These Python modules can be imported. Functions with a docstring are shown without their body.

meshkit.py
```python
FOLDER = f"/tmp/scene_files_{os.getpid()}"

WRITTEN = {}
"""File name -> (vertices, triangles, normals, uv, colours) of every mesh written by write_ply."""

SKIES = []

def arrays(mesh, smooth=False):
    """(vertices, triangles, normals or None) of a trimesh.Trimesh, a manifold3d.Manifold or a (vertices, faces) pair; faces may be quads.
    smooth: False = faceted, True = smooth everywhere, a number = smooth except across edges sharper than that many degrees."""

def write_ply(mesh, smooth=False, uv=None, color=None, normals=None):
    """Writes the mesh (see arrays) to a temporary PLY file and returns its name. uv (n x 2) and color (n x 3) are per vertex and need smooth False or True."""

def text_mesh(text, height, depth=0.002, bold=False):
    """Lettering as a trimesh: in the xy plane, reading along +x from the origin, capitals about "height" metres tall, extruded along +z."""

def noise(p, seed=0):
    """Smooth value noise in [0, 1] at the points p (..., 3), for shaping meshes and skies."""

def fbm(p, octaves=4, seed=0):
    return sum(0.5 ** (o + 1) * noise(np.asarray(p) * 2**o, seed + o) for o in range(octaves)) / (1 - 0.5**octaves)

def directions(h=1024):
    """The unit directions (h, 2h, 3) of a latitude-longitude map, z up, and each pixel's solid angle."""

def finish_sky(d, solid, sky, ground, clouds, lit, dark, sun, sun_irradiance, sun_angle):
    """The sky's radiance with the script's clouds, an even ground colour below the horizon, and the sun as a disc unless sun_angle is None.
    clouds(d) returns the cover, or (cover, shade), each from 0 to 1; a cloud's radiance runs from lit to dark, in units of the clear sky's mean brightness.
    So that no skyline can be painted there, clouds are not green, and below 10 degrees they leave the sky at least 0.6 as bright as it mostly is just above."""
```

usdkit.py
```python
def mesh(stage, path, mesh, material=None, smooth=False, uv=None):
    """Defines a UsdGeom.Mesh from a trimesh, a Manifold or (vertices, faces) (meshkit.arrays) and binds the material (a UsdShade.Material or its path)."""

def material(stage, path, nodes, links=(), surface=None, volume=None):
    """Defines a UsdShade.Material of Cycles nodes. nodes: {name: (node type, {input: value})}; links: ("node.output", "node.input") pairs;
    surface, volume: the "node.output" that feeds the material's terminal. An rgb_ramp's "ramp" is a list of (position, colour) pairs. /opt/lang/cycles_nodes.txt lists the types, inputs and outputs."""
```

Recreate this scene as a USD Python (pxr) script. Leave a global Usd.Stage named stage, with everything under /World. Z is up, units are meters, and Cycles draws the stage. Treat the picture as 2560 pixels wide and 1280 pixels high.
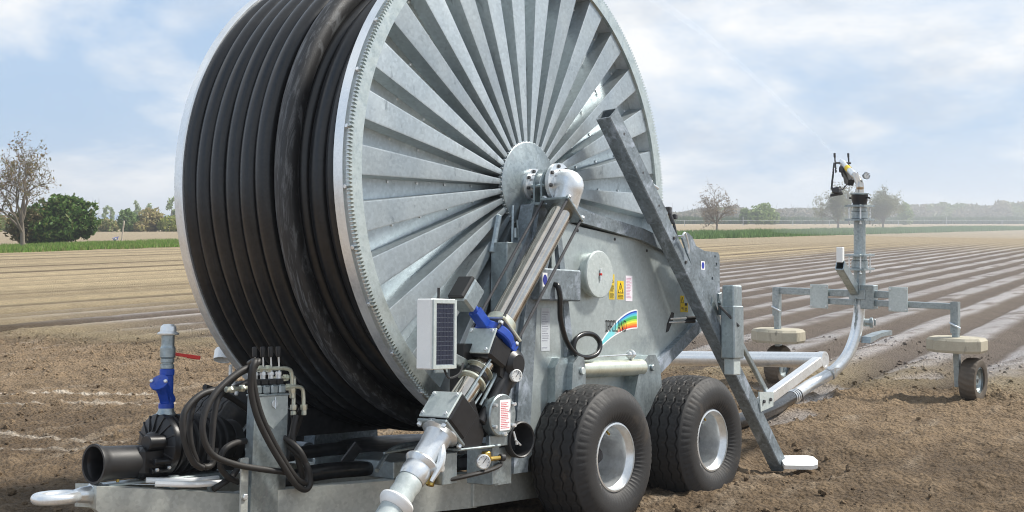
import math, random, numpy as np, trimesh, usdkit, meshkit
import shapely.geometry as sg
from shapely import affinity
from pxr import Usd, UsdGeom, UsdLux, UsdShade, Gf, Sdf, Vt

stage = Usd.Stage.CreateInMemory()
UsdGeom.SetStageUpAxis(stage, 'Z')
world = UsdGeom.Xform.Define(stage, '/World')
stage.SetDefaultPrim(world.GetPrim())
PI = math.pi

# ------------------------------------------------------------------ camera
HEAD = 0.9                                    # heading of the view, from +y towards +x
cam = UsdGeom.Camera.Define(stage, '/World/camera')
cam.CreateHorizontalApertureAttr(36.0); cam.CreateVerticalApertureAttr(18.0)
FMM = 36.0 * 3196 / 2560
cam.CreateFocalLengthAttr(FMM)
cam.CreateVerticalApertureOffsetAttr(-FMM * 92 / 3196)
cam.CreateClippingRangeAttr(Gf.Vec2f(0.1, 20000))
cam.CreateExposureAttr(0.32)
CX, CY, CZ = -6.045, -5.376, 1.75
_f = np.array([math.sin(HEAD), math.cos(HEAD), 0]); _r = np.array([math.cos(HEAD), -math.sin(HEAD), 0])
cam.AddTransformOp().Set(Gf.Matrix4d(*_r, 0, 0, 0, 1, 0, *(-_f), 0, CX, CY, CZ, 1))

# ------------------------------------------------------------------ sky and sun
SUN_EL, SUN_AZ = math.radians(49), math.radians(127)
SUN_ROT = SUN_AZ
S = np.array([math.sin(SUN_ROT) * math.cos(SUN_EL), math.cos(SUN_ROT) * math.cos(SUN_EL), math.sin(SUN_EL)])
dome = UsdLux.DomeLight.Define(stage, '/World/sky')
dome.GetPrim().SetCustomDataByKey('kind', 'structure')
sky_mat = usdkit.material(stage, '/World/Looks/sky', {
    'sky': ('sky_texture', {'sky_type': 'single_scattering', 'sun_disc': False, 'sun_elevation': SUN_EL, 'sun_rotation': SUN_ROT, 'altitude': 100.0, 'air_density': 1.0, 'aerosol_density': 1.6, 'ozone_density': 1.0}),
    'tc': ('texture_coordinate', {}),
    'sep': ('separate_xyz', {}),
    'den': ('math', {'math_type': 'multiply_add', 'value2': 1.0, 'value3': 0.30}),
    'zc': ('math', {'math_type': 'maximum', 'value2': 0.0}),
    'dx': ('math', {'math_type': 'divide'}), 'dy': ('math', {'math_type': 'divide'}),
    'com': ('combine_xyz', {'z': 3.7}),
    'n1': ('noise_texture', {'scale': 1.5, 'detail': 9.0, 'roughness': 0.55, 'distortion': 0.25}),
    'r1': ('rgb_ramp', {'ramp': [(0.0, (.06, .06, .06)), (0.42, (.12, .12, .12)), (0.51, (.62, .62, .62)), (0.58, (1, 1, 1)), (1.0, (1, 1, 1))]}),
    'n2': ('noise_texture', {'scale': 2.3, 'detail': 7.0, 'roughness': 0.55}),
    'r2': ('rgb_ramp', {'ramp': [(0.0, (4.1, 4.75, 5.7)), (0.40, (4.9, 5.45, 6.2)), (0.56, (7.6, 7.65, 7.65)), (1.0, (8.8, 8.75, 8.6))]}),
    'veil': ('mix', {'fac': 0.80, 'color2': (2.8, 4.4, 6.7)}),
    'mix': ('mix', {}),
    'bg': ('background_shader', {'strength': 0.106}),
}, [('tc.generated', 'sep.vector'), ('sep.z', 'zc.value1'), ('zc.value', 'den.value1'), ('sep.x', 'dx.value1'), ('den.value', 'dx.value2'), ('sep.y', 'dy.value1'), ('den.value', 'dy.value2'),
    ('dx.value', 'com.x'), ('dy.value', 'com.y'), ('com.vector', 'n1.vector'), ('com.vector', 'n2.vector'), ('n1.fac', 'r1.fac'), ('n2.fac', 'r2.fac'),
    ('sky.color', 'veil.color1'), ('r1.color', 'mix.fac'), ('veil.color', 'mix.color1'), ('r2.color', 'mix.color2'), ('mix.color', 'bg.color')], surface='bg.background')
UsdShade.MaterialBindingAPI.Apply(dome.GetPrim()).Bind(sky_mat)
sun = UsdLux.DistantLight.Define(stage, '/World/sun')
sun.CreateNormalizeAttr(True); sun.CreateIntensityAttr(1.25); sun.CreateAngleAttr(6.0); sun.CreateColorAttr(Gf.Vec3f(1.0, 0.95, 0.87))
_x = np.cross([0, 0, 1.0], S); _x /= np.linalg.norm(_x); _y = np.cross(S, _x)
sun.AddTransformOp().Set(Gf.Matrix4d(*_x, 0, *_y, 0, *S, 0, 0, 0, 30, 1))

# ------------------------------------------------------------------ helpers: naming
def numbered(parent, name):
    p = f'{parent}/{name}'
    if not stage.GetPrimAtPath(p): return p
    k = 1
    while stage.GetPrimAtPath(f'{p}_{k:03d}'): k += 1
    return f'{p}_{k:03d}'

def path_of(parent): return '/World' if parent is None else str(parent.GetPath())

def tag(prim, label=None, cat=None, group=None, kind=None):
    for k, v in (('label', label), ('category', cat), ('group', group), ('kind', kind)):
        if v: prim.SetCustomDataByKey(k, v)
    return prim

def thing(name, label, cat, loc=(0, 0, 0), group=None, matrix=None):
    x = UsdGeom.Xform.Define(stage, numbered('/World', name))
    if matrix is not None: x.AddTransformOp().Set(matrix)
    else: x.AddTranslateOp().Set(Gf.Vec3d(*map(float, loc)))
    return tag(x.GetPrim(), label, cat, group)

def obj(name, mesh, mat, parent=None, smooth=30, label=None, **kw):
    col = None
    if isinstance(mesh, MB): col = mesh.colors(); mesh = mesh.mesh()
    if col is not None: smooth = False
    m = usdkit.mesh(stage, numbered(path_of(parent), name), mesh, MAT[mat] if isinstance(mat, str) else mat, smooth=smooth)
    if col is not None:
        UsdGeom.PrimvarsAPI(m).CreatePrimvar('col', Sdf.ValueTypeNames.Color3fArray, 'vertex').Set(Vt.Vec3fArray.FromNumpy(col.astype(np.float32)))
    return tag(m.GetPrim(), label, **kw)

# ------------------------------------------------------------------ helpers: geometry
def unit(v): v = np.asarray(v, float); return v / (np.linalg.norm(v) + 1e-12)
def frame(d):
    d = unit(d); a = np.array([0, 0, 1.0]) if abs(d[2]) < 0.95 else np.array([1.0, 0, 0])
    u = unit(np.cross(a, d)); return u, np.cross(d, u), d

def grid_faces(n, m, closed_u=False, closed_v=False):
    i, j = np.meshgrid(np.arange(n if closed_u else n - 1), np.arange(m if closed_v else m - 1), indexing='ij')
    i2, j2 = (i + 1) % n, (j + 1) % m
    q = np.stack([i * m + j, i * m + j2, i2 * m + j2, i2 * m + j], -1).reshape(-1, 4)
    return np.vstack([q[:, [0, 1, 2]], q[:, [0, 2, 3]]])

class MB:
    def __init__(self): self.v, self.f, self.c, self.n, self.cur = [], [], [], 0, None
    def add(self, v, f):
        v = np.asarray(v, float); self.v.append(v); self.f.append(np.asarray(f, int) + self.n); self.n += len(v)
        self.c.append(np.tile(self.cur if self.cur is not None else (.5, .5, .5), (len(v), 1)))
        return self
    def color(self, c): self.cur = np.asarray(c, float); return self
    def colors(self): return np.vstack(self.c) if self.cur is not None else None
    def tm(self, t): return self.add(t.vertices, t.faces)
    def mesh(self):
        t = trimesh.Trimesh(np.vstack(self.v), np.vstack(self.f), process=False)
        return t
    def box(self, c, s, R=None, bev=0.004):
        s = np.asarray(s, float); b = min(bev, s.min() * 0.3); h = s / 2
        pts = []
        for sx in (-1, 1):
            for sy in (-1, 1):
                for sz in (-1, 1):
                    e = np.array([sx, sy, sz])
                    for k in range(3):
                        q = e * (h - b); q[k] = e[k] * h[k]; pts.append(q)
        t = trimesh.convex.convex_hull(np.array(pts)) if b > 0 else trimesh.creation.box(s)
        v = np.array(t.vertices)
        if R is not None: v = v @ np.asarray(R).T
        return self.add(v + np.asarray(c, float), t.faces)
    def beam(self, p0, p1, w, h, up=(0, 0, 1), bev=0.004):
        """solid bar of section w (side) x h (along up)"""
        p0, p1 = np.asarray(p0, float), np.asarray(p1, float); d = unit(p1 - p0); sd = unit(np.cross(d, up)); u = np.cross(sd, d)
        return self.box((p0 + p1) / 2, (np.linalg.norm(p1 - p0), w, h), np.stack([d, sd, u], 1), bev)
    def sq_tube(self, p0, p1, w, h, t=0.006, up=(0, 0, 1)):
        """open square tube"""
        p0, p1 = np.asarray(p0, float), np.asarray(p1, float); d = unit(p1 - p0); sd = unit(np.cross(d, up)); u = np.cross(sd, d)
        rings = []
        for p, inn in ((p0, 0), (p1, 0), (p1, 1), (p0, 1)):
            a, b = w / 2 - t * inn, h / 2 - t * inn; c = min(0.006, a * .2)
            pl = [(-a + c, -b), (a - c, -b), (a, -b + c), (a, b - c), (a - c, b), (-a + c, b), (-a, b - c), (-a, -b + c)]
            rings.append([p + sd * x + u * y for x, y in pl])
        v = np.array(rings).reshape(-1, 3)
        f = grid_faces(4, 8, True, True)
        return self.add(v, f)
    def lathe(self, p0, d, prof, sides=32, closed=False):
        """prof: list of (radius, distance along d)"""
        u, w, d = frame(d); prof = np.array(prof, float); a = np.arange(sides) * 2 * PI / sides
        ring = np.cos(a)[:, None] * u + np.sin(a)[:, None] * w
        v = np.asarray(p0, float) + prof[:, None, 1:2] * d + prof[:, None, 0:1] * ring
        return self.add(v.reshape(-1, 3), grid_faces(len(prof), sides, closed, True)[:, ::-1])
    def cyl(self, p0, p1, r, sides=24, bev=None):
        p0, p1 = np.asarray(p0, float), np.asarray(p1, float); L = np.linalg.norm(p1 - p0); b = min(r * .2, L * .2, .006) if bev is None else bev
        return self.lathe(p0, p1 - p0, [(1e-5, 0), (r - b, 0), (r, b), (r, L - b), (r - b, L), (1e-5, L)], sides)
    def pipe(self, p0, p1, r, t=0.006, sides=28):
        p0, p1 = np.asarray(p0, float), np.asarray(p1, float); L = np.linalg.norm(p1 - p0)
        return self.lathe(p0, p1 - p0, [(r - t, 0), (r, 0), (r, L), (r - t, L)], sides, True)
    def tube(self, pts, r, sides=10, spline=0, caps=True, closed=False):
        p = np.asarray(pts, float)
        if spline: p = smooth_path(p, spline, closed)
        n = len(p)
        t = np.roll(p, -1, 0) - np.roll(p, 1, 0) if closed else np.gradient(p, axis=0)
        t /= np.linalg.norm(t, axis=1, keepdims=True) + 1e-12
        u = np.zeros_like(p); u0, _, _ = frame(t[0]); u[0] = u0
        for i in range(1, n):
            q = u[i - 1] - t[i] * (u[i - 1] @ t[i]); u[i] = q / (np.linalg.norm(q) + 1e-12)
        w = np.cross(t, u); a = np.arange(sides) * 2 * PI / sides
        r = np.broadcast_to(r, (n,)) if np.ndim(r) == 0 else np.interp(np.linspace(0, 1, n), np.linspace(0, 1, len(r)), r)
        v = p[:, None] + r[:, None, None] * (np.cos(a)[None, :, None] * u[:, None] + np.sin(a)[None, :, None] * w[:, None])
        self.add(v.reshape(-1, 3), grid_faces(n, sides, closed, True)[:, ::-1])
        if caps and not closed:
            for k, flip in ((0, False), (n - 1, True)):
                ring = v[k]; c = ring.mean(0); vv = np.vstack([ring, c]); i = np.arange(sides); ff = np.stack([i, (i + 1) % sides, np.full(sides, sides)], 1)
                self.add(vv, ff if flip is False else ff[:, ::-1])
        return self
    def plate(self, poly, y, t, M=None):
        """polygon in (x, z), from y to y + t (t > 0 grows towards +y)"""
        if not isinstance(poly, (sg.Polygon, sg.MultiPolygon)): poly = sg.Polygon(poly)
        for g in getattr(poly, 'geoms', [poly]):
            e = trimesh.creation.extrude_polygon(g, t, engine='earcut')
            v = np.array(e.vertices)[:, [0, 2, 1]]; v[:, 1] += y
            if M is not None: v = v @ M[:3, :3].T + M[:3, 3]
            self.add(v, np.array(e.faces)[:, ::-1])
        return self
    def hexa(self, p, d, r, h):
        return self.lathe(p, d, [(1e-5, 0), (r, 0), (r, h * .8), (r * .8, h), (1e-5, h)], 6)

def smooth_path(p, k, closed=False):
    """Catmull-Rom through the points, k samples per span"""
    n = len(p); out = []
    for i in range(n if closed else n - 1):
        g = (lambda j: p[j % n]) if closed else (lambda j: p[min(max(j, 0), n - 1)])
        a, b, c, d = g(i - 1), g(i), g(i + 1), g(i + 2)
        for s in np.arange(k) / k:
            out.append(.5 * (2 * b + (c - a) * s + (2 * a - 5 * b + 4 * c - d) * s * s + (3 * b - a - 3 * c + d) * s ** 3))
    if not closed: out.append(p[-1])
    return np.array(out)

def rrect(x0, z0, x1, z1, r): return sg.box(x0 + r, z0 + r, x1 - r, z1 - r).buffer(r, quad_segs=5)
def disc(x, z, r, n=10): return sg.Point(x, z).buffer(r, quad_segs=n)

# ------------------------------------------------------------------ materials
MAT = {}
def mat(name, nodes, links, surface='p.BSDF', volume=None):
    MAT[name] = usdkit.material(stage, '/World/Looks/' + name, nodes, links, surface=surface, volume=volume); return MAT[name]

def surf(name, c0, c1, rough=(.4, .6), metallic=0.0, scale=6.0, fine=60.0, bump=0.0, bump_scale=80.0, stain=None, stain_scale=2.5, stain_cut=(.55, .7), spangle=0.0, stretch=(1, 1, 1), spec=None, coat=0.0, vary=0.0):
    """paint, metal, rubber: colour wanders between c0 and c1 by noise, gloss too, with optional stains, zinc spangle and fine relief"""
    n = {'g': ('geometry', {}), 'map': ('mapping', {'scale': stretch}),
         'n1': ('noise_texture', {'scale': scale, 'detail': 7.0, 'roughness': .62}), 'n2': ('noise_texture', {'scale': fine, 'detail': 3.0, 'roughness': .6}),
         'mx': ('mix', {'fac': .35}), 'ramp': ('rgb_ramp', {'ramp': [(.30, c0), (.68, c1)]}),
         'rr': ('map_range', {'from_min': .3, 'from_max': .7, 'to_min': rough[0], 'to_max': rough[1], 'clamp': True}),
         'p': ('principled_bsdf', {'metallic': metallic, **({'specular_ior_level': spec} if spec is not None else {}), **({'coat_weight': coat, 'coat_roughness': .12} if coat else {})})}
    L = [('g.position', 'map.vector'), ('map.vector', 'n1.vector'), ('g.position', 'n2.vector'), ('n1.color', 'mx.color1'), ('n2.color', 'mx.color2'), ('mx.color', 'ramp.fac'), ('n1.fac', 'rr.value'), ('rr.result', 'p.roughness')]
    out = 'ramp.color'
    if spangle:
        n['v'] = ('voronoi_texture', {'scale': 55.0}); n['sp'] = ('mix', {'mix_type': 'overlay', 'fac': spangle}); n['bw'] = ('rgb_to_bw', {})
        L += [('g.position', 'v.vector'), ('v.color', 'bw.color'), (out, 'sp.color1'), ('bw.val', 'sp.color2')]; out = 'sp.color'
    if stain:
        n['n3'] = ('noise_texture', {'scale': stain_scale, 'detail': 8.0, 'roughness': .7, 'distortion': .6}); n['sr'] = ('map_range', {'from_min': stain_cut[0], 'from_max': stain_cut[1], 'to_min': 0.0, 'to_max': 1.0, 'clamp': True})
        n['sm'] = ('mix', {'color2': stain}); L += [('map.vector', 'n3.vector'), ('n3.fac', 'sr.value'), ('sr.result', 'sm.fac'), (out, 'sm.color1')]; out = 'sm.color'
    if vary:
        n['oi'] = ('object_info', {}); n['ov'] = ('map_range', {'from_min': 0.0, 'from_max': 1.0, 'to_min': 1 - vary, 'to_max': 1 + vary, 'clamp': True}); n['os'] = ('vector_math', {'math_type': 'scale'})
        L += [('oi.random', 'ov.value'), (out, 'os.vector1'), ('ov.result', 'os.scale')]; out = 'os.vector'
    if bump:
        n['nb'] = ('noise_texture', {'scale': bump_scale, 'detail': 5.0, 'roughness': .6}); n['b'] = ('bump', {'strength': bump, 'distance': .004})
        L += [('g.position', 'nb.vector'), ('nb.fac', 'b.height'), ('b.normal', 'p.normal')]
    L.append((out, 'p.base_color'))
    return mat(name, n, L)

surf('galvanised', (.23, .275, .29), (.43, .485, .50), (.30, .48), .82, 5, 70, .10, 130, stain=(.33, .36, .38), stain_scale=5, stain_cut=(.58, .70), spangle=.16, stretch=(2.2, 1, .5))
surf('galvanised_disc', (.34, .385, .405), (.50, .55, .57), (.37, .54), .84, 3, 60, .07, 90, stain=(.22, .25, .265), stain_scale=11, stain_cut=(.60, .72), spangle=.10, stretch=(1, 1, .6), vary=.13)
surf('galvanised_pale', (.40, .455, .45), (.56, .61, .60), (.42, .62), .35, 4, 60, .08, 90, stain=(.46, .48, .48), stain_scale=4, stain_cut=(.6, .75), spangle=.1)
surf('galvanised_dull', (.09, .11, .12), (.28, .325, .36), (.42, .66), .45, 9, 60, .12, 110, stain=(.40, .45, .52), stain_scale=6, stain_cut=(.53, .66), spangle=.2)
surf('galvanised_panel', (.36, .41, .41), (.51, .56, .555), (.34, .52), .64, 3, 50, .06, 120, stain=(.27, .31, .33), stain_scale=3.2, stain_cut=(.56, .74), spangle=.07)
surf('zinc_bright', (.66, .69, .71), (.82, .84, .84), (.22, .40), .75, 7, 60, .06, 90)
surf('zinc_yellow', (.55, .57, .46), (.72, .74, .64), (.25, .42), .7, 9, 60, .06, 90)
surf('stainless', (.50, .45, .385), (.70, .65, .58), (.09, .18), 1.0, 8, 80, .03, 60, stretch=(1, 1, 3))
surf('gear_steel', (.42, .47, .44), (.66, .71, .69), (.28, .45), .8, 20, 90)
surf('drawbar_zinc', (.36, .38, .355), (.50, .515, .48), (.42, .66), .40, 5, 50, .08, 90, stain=(.36, .38, .36), stain_scale=6, stain_cut=(.6, .72), spangle=.12)
surf('hose_rubber', (.006, .0062, .007), (.013, .0135, .0145), (.22, .36), 0, 9, 160, .10, 240)
surf('scuffed_hose', (.012, .012, .013), (.028, .028, .029), (.35, .6), 0, 9, 160, .25, 120, stain=(.10, .105, .11), stain_scale=12, stain_cut=(.50, .62), stretch=(1, 5, .4))
surf('hydraulic_hose', (.009, .009, .009), (.026, .023, .021), (.45, .65), 0, 14, 120, .2, 260)
surf('tyre_rubber', (.010, .010, .0105), (.024, .023, .023), (.55, .75), 0, 6, 90, .25, 140, stain=(.070, .056, .043), stain_scale=4, stain_cut=(.56, .74))
surf('muddy_tyre', (.05, .042, .035), (.12, .095, .07), (.75, .9), 0, 9, 90, .4, 90)
surf('black_casting', (.005, .005, .006), (.012, .012, .013), (.28, .46), 0, 8, 90, .08, 160)
surf('black_plastic', (.012, .012, .013), (.025, .025, .026), (.42, .6), 0, 9, 90, .1, 200)
surf('blue_paint', (.010, .045, .30), (.018, .075, .42), (.25, .4), 0, 8, 60, .05, 80)
surf('red_paint', (.48, .02, .015), (.62, .035, .025), (.3, .45), 0, 8, 60)
surf('white_paint', (.70, .72, .71), (.80, .81, .80), (.3, .45), 0, 6, 60, stain=(.55, .54, .50), stain_scale=9, stain_cut=(.66, .76))
surf('white_zinc', (.78, .80, .80), (.86, .87, .86), (.35, .5), .2, 6, 60)
surf('solar_cell', (.006, .009, .024), (.013, .018, .040), (.28, .36), 0, 20, 60)
surf('yellow_sticker', (.72, .50, .02), (.80, .58, .03), (.35, .5), 0, 8, 60)
surf('brass', (.55, .38, .10), (.68, .50, .16), (.22, .38), 1.0, 9, 60)
surf('concrete', (.29, .265, .20), (.45, .415, .33), (.75, .92), 0, 9, 70, .4, 60, stain=(.20, .185, .15), stain_scale=11, stain_cut=(.56, .66), stretch=(1, 1, .25))
surf('dark_steel', (.035, .036, .038), (.10, .10, .105), (.4, .6), .5, 9, 60)
surf('bark', (.11, .09, .07), (.24, .205, .165), (.8, .95), 0, 3, 14, .5, 12)
surf('old_wood', (.34, .29, .23), (.50, .45, .37), (.8, .95), 0, 4, 20)
surf('steel_far', (.42, .43, .44), (.55, .56, .57), (.6, .8), 0, 3, 14)
for nm, rough, tr in (('print', .45, 0), ('leaf', .6, .35)):
    n = {'a': ('attribute', {'attribute': 'col'}), 'p': ('principled_bsdf', {'roughness': rough, 'specular_ior_level': .3})}; L = [('a.color', 'p.base_color')]
    if tr:
        n['t'] = ('translucent_bsdf', {}); n['m'] = ('mix_closure', {'fac': tr}); L += [('a.color', 't.color'), ('p.BSDF', 'm.closure1'), ('t.BSDF', 'm.closure2')]
    mat(nm, n, L, 'm.closure' if tr else 'p.BSDF')
mat('dial_glass', {'t': ('transparent_bsdf', {}), 'g': ('glossy_bsdf', {'roughness': .03}), 'f': ('fresnel', {'IOR': 1.45}), 'm': ('mix_closure', {})}, [('f.fac', 'm.fac'), ('t.BSDF', 'm.closure1'), ('g.BSDF', 'm.closure2')], 'm.closure')
mat('spray', {'g': ('geometry', {}), 'map': ('mapping', {'scale': (1, 1, 1)}), 'n': ('noise_texture', {'scale': 5.0, 'detail': 5.0, 'roughness': .65}), 'r': ('map_range', {'from_min': .3, 'from_max': .75, 'to_min': .0, 'to_max': .055, 'clamp': True}),
              't': ('transparent_bsdf', {}), 'd': ('diffuse_bsdf', {'color': (.9, .92, .94)}), 'tl': ('translucent_bsdf', {'color': (.9, .92, .94)}), 'a': ('mix_closure', {'fac': .5}), 'm': ('mix_closure', {})},
    [('g.position', 'map.vector'), ('map.vector', 'n.vector'), ('n.fac', 'r.value'), ('r.result', 'm.fac'), ('d.BSDF', 'a.closure1'), ('tl.BSDF', 'a.closure2'), ('t.BSDF', 'm.closure1'), ('a.closure', 'm.closure2')], 'm.closure')
# soil: colour and moisture by place (primvars), crumbs, grain, painted pit shade by noise
mat('soil', {'a': ('attribute', {'attribute': 'col'}), 'w': ('attribute', {'attribute': 'wet'}), 'g': ('geometry', {}),
             'n1': ('noise_texture', {'scale': 2.2, 'detail': 10.0, 'roughness': .68}), 'n2': ('noise_texture', {'scale': 30.0, 'detail': 7.0, 'roughness': .75}),
             'r1': ('map_range', {'from_min': .28, 'from_max': .72, 'to_min': .82, 'to_max': 1.16, 'clamp': True}), 'r2': ('map_range', {'from_min': .30, 'from_max': .70, 'to_min': .62, 'to_max': 1.34, 'clamp': True}),
             'm': ('math', {'math_type': 'multiply'}), 'sc': ('vector_math', {'math_type': 'scale'}),
             'ro': ('map_range', {'from_min': 0.0, 'from_max': 1.0, 'to_min': .95, 'to_max': .30, 'clamp': True}),
             'vo': ('voronoi_texture', {'scale': 34.0, 'feature': 'smooth_f1', 'smoothness': .35}), 'vm': ('math', {'math_type': 'multiply_add', 'value2': -.9}), 'b': ('bump', {'strength': 1.0, 'distance': .04}), 'bn': ('noise_texture', {'scale': 30.0, 'detail': 7.0, 'roughness': .74}),
             'p': ('principled_bsdf', {'specular_ior_level': .35})},
    [('g.position', 'n1.vector'), ('g.position', 'n2.vector'), ('g.position', 'bn.vector'), ('n1.fac', 'r1.value'), ('n2.fac', 'r2.value'), ('r1.result', 'm.value1'), ('r2.result', 'm.value2'), ('a.color', 'sc.vector1'), ('m.value', 'sc.scale'),
     ('sc.vector', 'p.base_color'), ('w.fac', 'ro.value'), ('ro.result', 'p.roughness'), ('g.position', 'vo.vector'), ('vo.distance', 'vm.value1'), ('bn.fac', 'vm.value3'), ('vm.value', 'b.height'), ('b.normal', 'p.normal')])
mat('hill', {'p': ('principled_bsdf', {'base_color': (.07, .16, .34), 'roughness': .9})}, [])  # blue of the hazy distance painted into the base colour

# ------------------------------------------------------------------ the ground: one sheet from the headland to the horizon
RH = math.radians(79.9)                                       # heading of the rows
RU, RV = np.array([math.sin(RH), math.cos(RH)]), np.array([-math.cos(RH), math.sin(RH)])
ROW = .98
def lerp(a, b, t): t = np.clip(t, 0, 1)[..., None]; return np.asarray(a) * (1 - t) + np.asarray(b) * t
def sstep(a, b, x): t = np.clip((x - a) / (b - a), 0, 1); return t * t * (3 - 2 * t)
STREAKS = [((.79, 6.6), (1.63, 5.31), .035, .8), ((.2, 7.6), (1.2, 6.0), .02, .4), ((-.45, 4.42), (-.28, 3.65), .028, .75), ((-.28, 3.65), (.2, 2.5), .02, .45), ((.45, 5.9), (1.6, 4.4), .028, .6), ((-1.0, 4.0), (-.3, 2.9), .03, .45)]
PUDDLES = [((6.25, .35), .42, .30), ((5.5, .1), .5, .16), ((4.3, -.25), .6, .2), ((7.6, -.2), .7, .16), ((5.9, .75), .3, .2)]
def ground_at(x, y, full=True):
    """height, colour and wetness of the soil at the points"""
    x, y = np.asarray(x, float), np.asarray(y, float)
    u, v = x * RU[0] + y * RU[1], x * RV[0] + y * RV[1]
    z3 = lambda s, k=0: np.stack([x * s, y * s, np.full_like(x, k + .37)], -1)
    edge = 6.7 - .9 * sstep(3, 9, v) - 1.0 * sstep(2.0, -.8, v) + 1.2 * (meshkit.fbm(z3(.45, 5), 2, 3) - .5) + .35 * np.maximum(0, 4 - v) * .2
    rid = sstep(-.5, .9, u - edge)                              # the beds begin past the headland
    ph = (v + .07 * (meshkit.fbm(z3(1.3, 2), 2, 8) - .5) * 2 + .10 * (meshkit.noise(np.stack([u * .12, np.floor(v / ROW), 0 * u], -1), 9) - .5)) / ROW
    t = ph - np.floor(ph)
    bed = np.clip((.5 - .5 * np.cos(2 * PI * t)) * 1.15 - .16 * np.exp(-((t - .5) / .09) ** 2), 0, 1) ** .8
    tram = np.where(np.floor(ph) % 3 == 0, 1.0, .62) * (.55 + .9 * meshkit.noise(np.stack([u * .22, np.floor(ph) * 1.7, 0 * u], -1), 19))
    furrow_shade = np.exp(-((np.minimum(t, 1 - t)) / .20) ** 2)
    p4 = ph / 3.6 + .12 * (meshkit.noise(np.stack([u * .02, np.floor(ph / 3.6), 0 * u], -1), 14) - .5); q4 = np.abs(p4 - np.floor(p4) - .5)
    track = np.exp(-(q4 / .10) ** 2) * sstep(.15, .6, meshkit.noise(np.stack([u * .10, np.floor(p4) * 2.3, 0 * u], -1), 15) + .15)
    far = 1 - sstep(70, 110, np.hypot(x - CX, y - CY))
    which = meshkit.noise(np.stack([np.floor(ph), 0 * v + .5, 0 * v], -1), 17)
    big = meshkit.fbm(z3(.5), 3, 1) - .5
    clod = meshkit.fbm(z3(5.5), 4, 2); c2 = meshkit.fbm(z3(17), 3, 4)
    lump = np.maximum(clod - .50, 0) * .5 + np.maximum(c2 - .46, 0) * .55 - np.maximum(.40 - c2, 0) * .3
    near = 1 - sstep(14, 32, np.hypot(x - CX, y - CY))
    rough = .22 + .78 * (1 - rid)
    spoil = np.exp(-((u - edge - .2) / .9) ** 2)                # crumbly heap where the rows are cut off
    h = .05 * big * (1 - rid) + (.20 * lump + .03 * (clod - .5)) * rough * (near * .8 + .2) + rid * far * (.24 * bed - .11) * (.7 + .6 * which) * (1 - .62 * sstep(15, 8, v)) * (.26 + .74 * (1 - sstep(17, 40, np.hypot(x - CX, y - CY)))) + spoil * (.06 * clod + .10 * lump) * near
    # colour
    dry = meshkit.fbm(z3(.33, 8), 3, 6)
    head = lerp((.118, .082, .049), (.235, .168, .103), sstep(.36, .62, dry * .55 + clod * .45))
    wetside = sstep(16, 10, v) * sstep(6.5, 10, u) * sstep(120, 50, u)
    top_dry, shade_track_dry = np.array([.375, .30, .185]), np.array([.115, .083, .05])
    ridge_dry = lerp(shade_track_dry, top_dry, 1 - furrow_shade * tram * 1.2 - .85 * track + .6 * (which - .6))  # furrow shade painted into the soil colour; wheel tracks darken it too
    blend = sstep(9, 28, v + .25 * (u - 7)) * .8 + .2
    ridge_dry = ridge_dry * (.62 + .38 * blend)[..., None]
    top_wet, wet_sheen = np.array([.150, .120, .100]), np.array([.40, .37, .36])  # pale sky reflection of the wet bands painted in as soil colour
    shine = sstep(.30, .50, t) * sstep(1.0, .86, t) * sstep(.30, .58, meshkit.fbm(z3(1.9, 7), 3, 43) + .06)
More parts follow.
